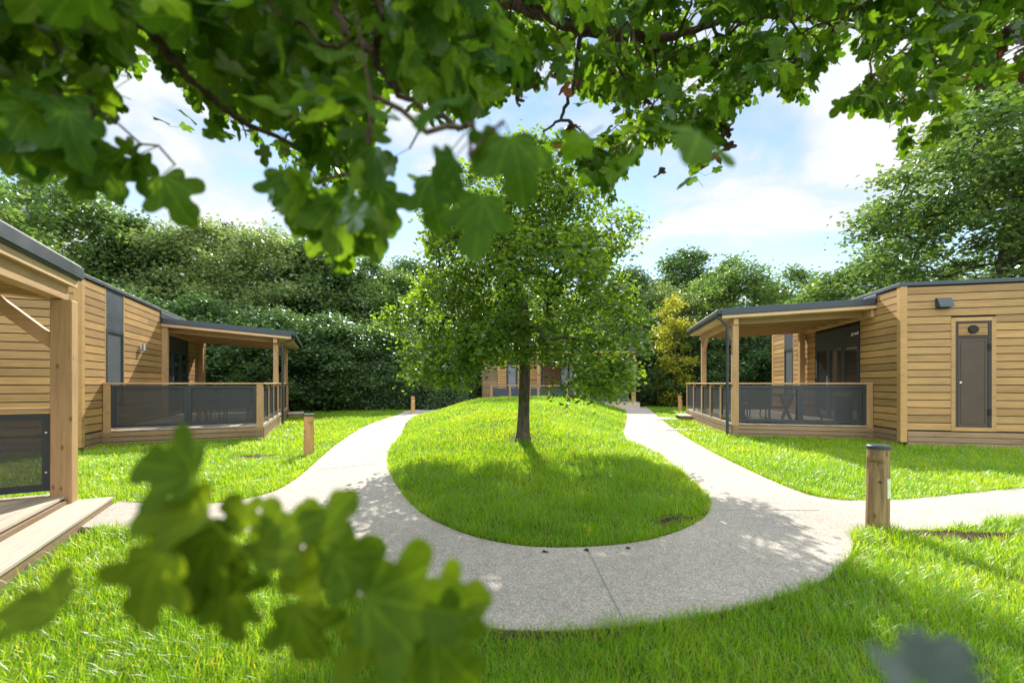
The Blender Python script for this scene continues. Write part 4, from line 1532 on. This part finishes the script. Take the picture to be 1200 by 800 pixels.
def overhang():
    r = np.random.default_rng(41)
    pts = []

    def ok(u, v, margin=0):
        if v > np.interp(u, ENV_U, ENV_V) - margin: return False
        for (hu, hv, a, b) in HOLES:
            if ((u - hu) / (a + 6)) ** 2 + ((v - hv) / (b + 6)) ** 2 < 1: return False
        return True
    # leaf-spray ends in the open space above the camera, nearer on the left, farther on the right
    while len(pts) < 1750:
        u = r.uniform(-150, 1350)
        v = r.uniform(-150, 250)
        if u < 520:
            d = r.uniform(.75, 1.5) if r.uniform() < .45 else r.uniform(1.5, 3.4)
            if d < 1.5 and r.uniform() < .58: continue
        else:
            w = min(1, (u - 520) / 160)
            d = r.uniform(.75 + 1.0 * w, 1.6 + 1.4 * w) if r.uniform() < .45 else r.uniform(2.2, 4.4)
        if not ok(u, v + (62 if u < 520 else 40) / d, 4): continue
        pts.append(at(u, v, d))
    # individual sprays that hang lower, as in the photograph
    for (u, v, d) in [(165, 190, .95), (205, 215, .9), (180, 225, 1.0), (395, 270, 1.0), (415, 290, 1.1), (375, 235, .85), (425, 240, .8), (500, 180, .8), (480, 195, .95), (20, 150, .9), (60, 140, .8), (110, 185, .95),
                      (330, 195, .9), (550, 215, .62), (590, 175, .60), (705, 225, 4.5), (722, 205, 4.6), (712, 235, 4.3), (835, 165, 2.4), (1075, 165, 2.6), (1100, 155, 2.5), (1060, 172, 2.7), (625, 195, 2.6), (640, 170, 2.8)]:
        pts.append(at(u, v - 20 / d, d))
    pts = np.array(pts)
    trunk_base = np.array([1.6, -2.2, 0.0])
    tp, tr = smooth_trunk([(1.6, -2.2, -.05), (1.58, -2.2, .4), (1.5, -2.1, 1.4), (1.3, -1.9, 2.5), (0.9, -1.3, 3.3), (0.45, -.2, 3.75)], [.30, .24, .21, .18, .13, .09], 4)
    root = empty('overhanging_maple', (1.6, -2.2, 0))
    off = np.array([1.6, -2.2, 0])
    m = MB(); m.tube([tuple(np.array(p) - off) for p in tp], list(tr), 14)
    m.build('trunk', M['bark'], root, smooth=True)
    # main limbs: one crossing the top centre, one hanging at upper left
    limbA = [tuple(tp[-1]), (.1, 1.2, 3.75), tuple(at(575, -25, 2.7)), tuple(at(600, 3, 2.65)), tuple(at(640, 18, 2.6)), tuple(at(680, 35, 2.6)), tuple(at(745, 43, 2.65)), tuple(at(800, 40, 2.8)), tuple(at(880, 20, 3.1)), tuple(at(1000, 30, 3.4))]
    limbB = [tuple(tp[-1]), (-.2, .45, 3.0), tuple(at(110, -150, 1.1)), tuple(at(160, 10, 1.15)), tuple(at(200, 65, 1.2)), tuple(at(245, 115, 1.25)), tuple(at(305, 152, 1.35)), tuple(at(390, 195, 1.5))]
    limbC = [tuple(at(680, 35, 2.6)), tuple(at(678, 60, 2.55)), tuple(at(670, 110, 2.55)), tuple(at(655, 140, 2.6)), tuple(at(635, 155, 2.7))]
    limbD = [tuple(at(385, -40, 1.15)), tuple(at(400, 20, 1.1)), tuple(at(430, 60, 1.05)), tuple(at(470, 110, 1.0)), tuple(at(520, 140, .9)), tuple(at(560, 150, .75))]
    segs_all = []
    start = np.array(limbA[1])
    nodes = []
    for limb, rads in ((limbA, [.085, .065, .045, .04, .037, .034, .030, .024, .018, .010]), (limbB, [.05, .032, .017, .0135, .012, .0105, .008, .005]), (limbC, [.016, .014, .012, .009, .005]), (limbD, [.012, .010, .008, .007, .005, .003])):
        c, cr = smooth_trunk(limb, rads, 6)
        c = c + r.normal(0, .006, c.shape)
        mb = MB(); mb.tube([tuple(p - off) for p in c], list(cr), 10)
        mb.build('branch', M['twig'], root, smooth=True)
        nodes += [tuple(p) for p in c]
    nodes = np.array(nodes)
    LP = np.array([(U0 + F * p[0] / p[1], V0 - F * (p[2] - CAMZ) / p[1], p[1]) for p in nodes if p[1] > .3])
    # twigs join each spray to its nearest limb or twig
    arr = nodes.copy()
    cnt0 = len(arr)
    dist0 = np.min(np.linalg.norm(pts[:, None] - arr[None], axis=2), 1)
    order = np.argsort(dist0)
    par, pos = [-1] * cnt0, [p for p in arr]
    cnt = [0] * cnt0
    tips = {}
    for i in order:
        p = pts[i]
        d = np.linalg.norm(arr - p, axis=1)
        j = int(np.argmin(d))
        q = arr[j]
        L = np.linalg.norm(p - q)
        k = 2 if L < .3 else 3
        for mth in range(1, k + 1):
            f = mth / k
            pt = q + (p - q) * f
            if mth < k:
                pt = pt + r.normal(0, .05 * L, 3); pt[2] += .12 * L * math.sin(math.pi * f)
            pos.append(pt); par.append(j); cnt.append(0); j = len(pos) - 1
        tips[i] = (j, par[j])
        kk = j
        while kk >= 0:
            cnt[kk] += 1; kk = par[kk]
        arr = np.array(pos)
    segs = []
    for i in range(cnt0, len(pos)):
        rr = min(.010, .0016 * cnt[i] ** .5 + .0006)
        segs.append((pos[par[i]] - off, pos[i] - off, rr * 1.1, rr))
    v, f = seg_mesh(segs, 5)
    link('twigs', np_mesh('overhanging_maple_twigs', v, f, M['twig'], True), root)
    # leaves: opposite pairs along the last stretch of every twig
    P, Yd, Nb, Sc, Dp = [], [], [], [], []
    stems = []
    for i in range(len(pts)):
        j, pj = tips[i]
        e, s = pos[j], pos[pj]
        ax = e - s
        L = np.linalg.norm(ax)
        if L < .05: ax = r.normal(0, 1, 3); L = 1
        ax = ax / L
        st = e - ax * min(L, .22)
        side = norm(np.cross(ax, [0, 0, 1.]) + r.normal(0, .2, 3))
        npair = r.integers(4, 6)
        for k in range(npair):
            f = k / (npair - 1)
            b = st + (e - st) * f
            for sg in (-1, 1):
                if r.uniform() < .08: continue
                dirn = norm(side * sg * r.uniform(.5, 1.1) + ax * r.uniform(.1, .9) + np.array([0, 0, -r.uniform(.1, .7)]) + r.normal(0, .25, 3))
                plen = r.uniform(.03, .07)
                lb = b + dirn * plen + r.normal(0, .012, 3)
                ld = norm(dirn + np.array([0, 0, -r.uniform(.2, 1.0)]) + r.normal(0, .25, 3))
                nb = np.array([0, 0, 1.]) + r.normal(0, .45, 3) + dirn * .3
                size = r.uniform(.055, .098)
                uu = U0 + F * (lb[0] + ld[0] * size * .6) / max(lb[1], .2)
                vv = V0 - F * (lb[2] + ld[2] * size * .6 - CAMZ) / max(lb[1], .2)
                if lb[1] > .3 and -50 < uu < 1250:
                    if any(((uu - hu) / a) ** 2 + ((vv - hv) / bb) ** 2 < 1 for (hu, hv, a, bb) in HOLES): continue
                if lb[1] < .42: continue
                if vv > np.interp(uu, ENV_U, ENV_V) + (70 if uu < 560 else 42) and lb[1] < 3.9: continue
                cu, cv = U0 + F * lb[0] / lb[1], V0 - F * (lb[2] - CAMZ) / lb[1]
                lim = np.hypot(LP[:, 0] - cu, LP[:, 1] - cv)
                jj = int(np.argmin(lim))
                if lim[jj] < 9 + 8 / lb[1] and lb[1] < LP[jj, 2] + .12: continue
                stems.append((b - off, lb - off, .0011, .0009))
                P.append(lb - off); Yd.append(ld); Nb.append(nb); Sc.append(size); Dp.append(lb[1])
    # a few single leaves seen large in the photograph
    for (u, v, d, yd, s) in [(598, 158, .60, (.25, .05, -1), .095), (566, 232, .58, (-.15, .1, -1), .085), (505, 205, .75, (.1, 0, -1), .10), (395, 235, .80, (.0, .1, -1), .11), (440, 215, .85, (.3, .1, -1), .105),
                             (190, 205, .80, (.5, .1, -1), .10), (165, 180, .9, (-.1, .1, -1), .09), (330, 200, .85, (.1, 0, -1), .085), (80, 130, .7, (.2, .1, -1), .10), (30, 150, .85, (0, .1, -1), .1), (130, 190, .9, (.2, 0, -1), .09)]:
        p = at(u, v, d)
        P.append(p - off); Yd.append(np.array(yd, float)); Nb.append(np.array([r.normal(0, .2), -.9, .45])); Sc.append(s); Dp.append(d)
        q = arr[int(np.argmin(np.linalg.norm(arr - p, axis=1)))]
        stems.append((q - off, p - off, .0014, .001))
    P, Yd, Nb, Sc, Dp = map(np.array, (P, Yd, Nb, Sc, Dp))
    v, f = seg_mesh(stems, 4)
    link('petioles', np_mesh('overhanging_maple_petioles', v, f, M['sapling'], True), root)
    nr = Dp < 1.7
    link('foliage', leaf_mesh('overhanging_maple_near', P[nr], Yd[nr], Nb[nr], Sc[nr], FINE, M['maple'], r), root)
    link('foliage', leaf_mesh('overhanging_maple_far', P[~nr], Yd[~nr], Nb[~nr], Sc[~nr], COARSE, M['maple'], r), root)
    # withered brown clusters
    for (u, v, d, n, sp) in [(822, 172, 2.4, 10, .07), (835, 150, 2.45, 8, .06), (608, 92, 2.2, 8, .05), (672, 155, 2.5, 7, .05), (760, 110, 2.6, 6, .04), (925, 55, 2.7, 10, .07), (1180, 70, 2.3, 12, .07), (700, 85, 2.5, 8, .06), (635, 75, 2.3, 6, .06)]:
        c = at(u, v, d) - off
        p = c + r.normal(0, sp, (n, 3))
        yd = r.normal(0, .5, (n, 3)); yd[:, 2] -= .8
        nb = r.normal(0, 1, (n, 3))
        link('withered_leaves', leaf_mesh('withered_leaves', p, yd, nb, r.uniform(.05, .085, n), DEADT, M['dead'], r), root)
    tag(root, 'maple overhead whose lobed leafy branches hang across the top of the view', 'tree')
    return len(P)


overhang()


# ------------------------------------------------------------------ foreground sprigs, close to the lens
def sapling(name, label, stem_pts, leaves, mat, stem_r=.004, templates=FINE):
    r = np.random.default_rng(51)
    base = np.array(stem_pts[0], float)
    root = empty(name, tuple(base))
    c = catmull(stem_pts, 6)
    mb = MB(); mb.tube([tuple(p - base) for p in c], list(np.linspace(stem_r * 1.5, stem_r * .5, len(c))), 8)
    P, Yd, Nb, Sc, st = [], [], [], [], []
    for (u, v, d, yd, nb, s) in leaves:
        p = at(u, v + 8, d)
        P.append(p - base); Yd.append(yd); Nb.append(nb); Sc.append(s * .84)
        q = c[int(np.argmin(np.linalg.norm(c - p, axis=1)))]
        mb.tube([tuple(q - base), tuple((q + p) / 2 - base + np.array([0, 0, .004])), tuple(p - base)], [.0014, .0012, .001], 6)
    mb.build('stem', mat, root, smooth=True)
    link('foliage', leaf_mesh(name, np.array(P), np.array(Yd, float), np.array(Nb, float), np.array(Sc), templates, mat, r), root)
    return tag(root, label, 'sapling', 'leafy saplings close to the lens')


sapling('maple_sapling', 'blurred maple sapling with broad lobed leaves at the lower left, close to the lens',
        [(-.02, .47, 0), (-.05, .46, .5), tuple(at(455, 860, .44)), tuple(at(415, 800, .43)), tuple(at(375, 750, .42)), tuple(at(310, 672, .41)), tuple(at(250, 612, .40)), tuple(at(218, 560, .40)), tuple(at(192, 510, .39))],
        [  # u, v of the leaf base, distance, tip direction, normal, size
            (232, 545, .40, (-1, .1, .12), (.1, -1, .35), .084),
            
            (245, 590, .40, (-1, 0, -.15), (0, -.8, .6), .085),
            (255, 615, .41, (-.6, .1, -1), (.1, -.9, .4), .10),
            (190, 640, .36, (-.35, 0, -1), (.1, -1, .3), .085),
            (235, 605, .43, (.1, 0, -1), (0, -.8, .4), .10),
                        (300, 640, .42, (.9, .2, .55), (.1, -.8, .6), .085),
            (350, 690, .42, (.35, .3, .9), (.0, -.7, .7), .08),
            (375, 655, .42, (1, .2, .25), (.2, -.8, .5), .075),
            (395, 640, .41, (.8, .1, -.6), (0, -1, .4), .07),
            (430, 692, .40, (1, 0, -.16), (0, -1, .35), .118), (500, 700, .41, (1, .1, .05), (.1, -.9, .5), .075), (505, 735, .41, (.7, 0, -.8), (0, -.9, .4), .085),
            (430, 705, .41, (.6, 0, -1), (.2, -1, .3), .10), (330, 655, .43, (-.3, .2, .9), (.2, -.7, .7), .07), (370, 630, .43, (.5, .2, .8), (0, -.7, .7), .075), (345, 700, .42, (.3, 0, -1), (0, -.9, .4), .08), (290, 610, .43, (-.5, .1, .6), (0, -.8, .6), .05),
            (70, 705, .36, (-1, .1, .02), (0, -.6, .8), .07),
            (260, 660, .42, (.2, .1, -1), (.3, -.8, .5), .075),
            (270, 690, .40, (.0, .1, -1), (.1, -.8, .4), .06),
            (205, 620, .44, (-.9, .1, -.8), (.1, -.8, .5), .08),
        ], M['sapling'], .0018)
sapling('dark_sapling', 'strongly blurred dark grey-green sapling leaf at the lower right corner, close to the lens',
        [(.26, .28, 0), (.27, .27, .6), tuple(at(1105, 900, .25)), tuple(at(1095, 830, .24)), tuple(at(1085, 790, .235))],
        [(1075, 785, .22, (.7, .1, .35), (0, -.35, 1), .036), (1090, 775, .23, (.85, .2, .25), (0, -.4, 1), .034), (1060, 800, .21, (-.4, .2, .5), (.1, -.6, 1), .028), (1100, 810, .22, (.2, 0, -1), (0, -1, .2), .03)], M['shrub'], .003)


rl = np.random.default_rng(77)
fme = leaf_mesh('fallen_leaf', np.zeros((1, 3)), np.array([[0., 1, .05]]), np.array([[0., 0, 1]]), np.array([.07]), [maple_template(True, .5, .25, .3)], M['dead'], rl)
for (u, v, k) in [(636, 650, .8), (690, 648, .7), (738, 645, .6)]:
    x, y = gp(u, v)
    o = empty('fallen_leaf', (x, y, .028), rl.uniform(0, 6.28))
    o.scale = (k, k, k)
    o.rotation_euler[0] = rl.uniform(-.15, .15)
    link('blade', fme, o)
    tag(o, 'small dry brown leaf lying on the pale path', 'fallen leaf', 'fallen leaves on the path')


# ------------------------------------------------------------------ grass
def build_grass():
    r = np.random.default_rng(61)
    P = []
    rects = [(0.75, 1.6, 6500), (1.6, 3.2, 6200), (3.2, 5.0, 4300), (5.0, 8.0, 2400), (8.0, 12.5, 1150), (12.5, 25.5, 380)]
    for y0, y1, dens in rects:
        xm = min(1.32 * y1 + 1.8, 15.0)
        n = int(dens * 2 * xm * (y1 - y0))
        x = r.uniform(-xm, xm, n)
        y = r.uniform(y0, y1, n)
        k = np.abs(x) < np.where(r.uniform(0, 1, n) < .5, 1.32 * y + .5, 1.32 * y + 1.8)
        P.append(np.stack([x[k], y[k]], 1))
    for poly, sgn in ((OUT, 1), (ISL, -1)):
        a, b = poly, np.roll(poly, -1, 0)
        L = np.linalg.norm(b - a, axis=1)
        for i in range(len(poly)):
            if a[i, 1] > 13: continue
            n = int(L[i] * 900 / max(1, a[i, 1] / 3.5))
            t = r.uniform(0, 1, n)
            nn = np.array([b[i, 1] - a[i, 1], a[i, 0] - b[i, 0]]) / (L[i] + 1e-9)
            o = r.exponential(.05, n) * r.choice([-1, 1], n)
            P.append(a[i] + (b[i] - a[i]) * t[:, None] + nn * o[:, None])
    P = np.concatenate(P)
    x, y = P[:, 0], P[:, 1]
    on_path = inside(OUT, x, y) & ~inside(ISL, x, y)
    keep = ~on_path
    # inside buildings
    for (A, R, sg, S, D0, D1, g) in ((RA, RR, 1, 3.2, -0.0, 6.5, -.95), (LA, LR, -1, 3.1, 0, 8.3, -.84), (NA, NR, -1, 3.3, -5.2, 0, -6.4)):
        c, s_ = math.cos(R), math.sin(R)
        lx = (c * (x - A.x) + s_ * (y - A.y)) * sg
        ly = -s_ * (x - A.x) + c * (y - A.y)
        keep &= ~((lx > -.03) & (lx < S) & (ly > D0 - .04) & (ly < D1))
        keep &= ~((lx > S - .03) & (ly > g - .04) & (ly < D1 + 1))
        if sg == -1 and S == 3.3:
            keep &= ~((lx > -.44) & (lx < 0) & (ly > -3.9) & (ly < 0))
    for sp in SOIL:
        ins = inside(sp, x, y)
        keep &= ~(ins & (r.uniform(0, 1, len(x)) < .965))
    bare = np.exp(-(((x + .35) / .55) ** 2 + ((y - 10.2) / .7) ** 2)) + 1.1 * np.exp(-(((x - .24) / .42) ** 2 + ((y - 8.35) / .38) ** 2)) + np.exp(-(((x + 4.4) / .9) ** 2 + ((y - 9.6) / .8) ** 2)) * .8
    keep &= r.uniform(0, 1, len(x)) > bare * .75
    # thin towards the edges of the lawn and in worn spots
    P = P[keep]
    x, y = P[:, 0], P[:, 1]
    n = len(P)
    clump = (np.sin(x * 5.1 + 1.2 * np.sin(y * 3.3)) * np.sin(y * 4.7 + 1.1 * np.sin(x * 2.9)) + .6 * np.sin(x * 11.3 + y * 7.1) * np.sin(y * 13.7 - x * 5.2))
    z = ground_h(x, y)
    hgt = (.075 + .022 * clump) * r.uniform(.5, 1.65, n)
    hgt = np.clip(hgt, .025, .17)
    hgt *= np.where(y > 12.5, .85, 1)
    a = r.uniform(0, 2 * np.pi, n) + .6 * clump
    lean = r.uniform(.15, 1.0, n) * hgt
    dx, dy = np.cos(a) * lean, np.sin(a) * lean
    w = .00175 * np.maximum(1, y / 3.0) * r.uniform(.7, 1.3, n)
    b = a + np.pi / 2 + r.normal(0, .5, n)
    sx, sy = np.cos(b) * w, np.sin(b) * w
    rows = []
    for f, wf in ((0, 1.0), (.38, .95), (.75, .65)):
        cx, cy, cz = x + dx * f ** 1.8, y + dy * f ** 1.8, z + hgt * f * (1 - .22 * f * lean / hgt) - .004
        rows.append(np.stack([cx - sx * wf, cy - sy * wf, cz], 1))
        rows.append(np.stack([cx + sx * wf, cy + sy * wf, cz], 1))
    rows.append(np.stack([x + dx, y + dy, z + hgt * (1 - .30 * lean / hgt)], 1))
    v = np.stack(rows, 1).reshape(-1, 3)
    base = np.arange(n)[:, None] * 7
    q1 = base + np.array([[0, 1, 3, 2]]); q2 = base + np.array([[2, 3, 5, 4]]); t3 = base + np.array([[4, 5, 6]])
    me = np_mesh('lawn_grass', v, [np.concatenate([q1, q2]), t3], M['grass'])
    o = link('lawn_grass', me)
    tag(o, 'long bright green grass growing on the lawns and the mound', 'grass', kind='stuff')
    print('grass blades', n)


build_grass()

# ------------------------------------------------------------------ sky, sun, camera
SUN_AZ, SUN_EL = math.radians(-5), math.radians(38)       # azimuth from +Y, positive to the right
w = bpy.data.worlds.new('World')
scene.world = w
w.use_nodes = True
nt = w.node_tree
nt.nodes.clear()


def wn(kind, **kw):
    nd = nt.nodes.new(kind)
    for k, v in kw.items():
        setattr(nd, k, v)
    return nd


sky = wn('ShaderNodeTexSky', sky_type='NISHITA', sun_disc=False)
sky.sun_elevation = SUN_EL
sky.sun_rotation = SUN_AZ
sky.air_density = 1.0
sky.dust_density = 0.0
sky.ozone_density = 2.5
tc = wn('ShaderNodeTexCoord')
sep = wn('ShaderNodeSeparateXYZ')
nt.links.new(tc.outputs['Generated'], sep.inputs[0])
mz = wn('ShaderNodeMath', operation='MAXIMUM'); mz.inputs[1].default_value = 0.03
nt.links.new(sep.outputs[2], mz.inputs[0])
az = wn('ShaderNodeMath', operation='ADD'); az.inputs[1].default_value = 0.12
nt.links.new(mz.outputs[0], az.inputs[0])
dv = []
for i in range(2):
    d = wn('ShaderNodeMath', operation='DIVIDE')
    nt.links.new(sep.outputs[i], d.inputs[0]); nt.links.new(az.outputs[0], d.inputs[1])
    dv.append(d)
cb = wn('ShaderNodeCombineXYZ')
nt.links.new(dv[0].outputs[0], cb.inputs[0]); nt.links.new(dv[1].outputs[0], cb.inputs[1])
cb.inputs[2].default_value = 21.4
nz = wn('ShaderNodeTexNoise')
nz.inputs['Scale'].default_value = 1.15
nz.inputs['Detail'].default_value = 9
nz.inputs['Roughness'].default_value = 0.55
nz.inputs['Distortion'].default_value = 0.3
nt.links.new(cb.outputs[0], nz.inputs['Vector'])
rp = wn('ShaderNodeValToRGB')
rp.color_ramp.elements[0].position = 0.45
rp.color_ramp.elements[1].position = 0.56
cov = wn('ShaderNodeMapRange')         # extra cloud added behind the viewer, out of view, to raise ambient fill
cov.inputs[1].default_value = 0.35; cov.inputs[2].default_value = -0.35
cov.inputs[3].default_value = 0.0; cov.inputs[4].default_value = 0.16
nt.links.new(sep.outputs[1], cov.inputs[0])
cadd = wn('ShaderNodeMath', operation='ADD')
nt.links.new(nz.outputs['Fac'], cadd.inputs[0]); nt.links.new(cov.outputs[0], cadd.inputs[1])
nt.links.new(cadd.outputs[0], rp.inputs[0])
mx = wn('ShaderNodeMix', data_type='RGBA')
nt.links.new(rp.outputs[0], mx.inputs[0])
tint = wn('ShaderNodeMix', data_type='RGBA', blend_type='MULTIPLY')
tint.inputs[0].default_value = 1.0
nt.links.new(sky.outputs[0], tint.inputs[6])
tint.inputs[7].default_value = (0.95, 0.82, 0.68, 1)
nt.links.new(tint.outputs[2], mx.inputs[6])
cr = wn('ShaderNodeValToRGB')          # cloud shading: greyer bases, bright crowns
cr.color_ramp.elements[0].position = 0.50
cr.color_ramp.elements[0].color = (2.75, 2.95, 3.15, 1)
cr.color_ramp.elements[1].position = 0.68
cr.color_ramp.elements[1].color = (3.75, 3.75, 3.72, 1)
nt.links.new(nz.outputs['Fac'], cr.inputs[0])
fl = wn('ShaderNodeMapRange')          # unseen clouds behind the viewer, facing the sun, brightened to add fill light
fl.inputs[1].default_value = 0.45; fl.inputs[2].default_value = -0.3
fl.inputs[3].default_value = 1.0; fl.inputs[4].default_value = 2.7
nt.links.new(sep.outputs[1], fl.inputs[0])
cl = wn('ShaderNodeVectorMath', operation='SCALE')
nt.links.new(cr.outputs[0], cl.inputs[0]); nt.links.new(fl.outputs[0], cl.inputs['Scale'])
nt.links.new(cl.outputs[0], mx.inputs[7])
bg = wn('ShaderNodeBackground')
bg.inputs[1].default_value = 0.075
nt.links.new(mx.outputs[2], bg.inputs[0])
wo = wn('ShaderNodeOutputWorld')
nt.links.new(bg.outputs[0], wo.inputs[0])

sl = bpy.data.lights.new('sun', 'SUN')
sl.energy = 2.25
sl.angle = math.radians(0.53)
sl.color = (1.0, 0.94, 0.84)
so = bpy.data.objects.new('sun', sl)
COL.objects.link(so)
sd = Vector((math.sin(SUN_AZ) * math.cos(SUN_EL), math.cos(SUN_AZ) * math.cos(SUN_EL), math.sin(SUN_EL)))
so.rotation_euler = sd.to_track_quat('Z', 'Y').to_euler()
so.location = (0, 30, 30)

cam = bpy.data.cameras.new('camera')
cam.sensor_width = 36
cam.sensor_fit = 'HORIZONTAL'
cam.lens = 36 * F / 1200
cam.shift_y = (V0 - 400) / 1200
cam.clip_start = 0.02
cam.clip_end = 1500
cam.dof.use_dof = True
cam.dof.focus_distance = 7.5
cam.dof.aperture_fstop = 1.7
co = bpy.data.objects.new('camera', cam)
co.location = (0, 0, CAMZ)
co.rotation_euler = (math.radians(90), 0, 0)
COL.objects.link(co)
scene.camera = co

vs = scene.view_settings
vs.view_transform = 'Standard'
vs.look = 'None'
vs.exposure = 2.05
vs.gamma = 1.0
vs.use_curve_mapping = False
scene.cycles.use_denoising = True
scene.cycles.max_bounces = 8
scene.cycles.transparent_max_bounces = 8
scene.cycles.diffuse_bounces = 4
scene.cycles.transmission_bounces = 6
scene.cycles.sample_clamp_indirect = 6.0
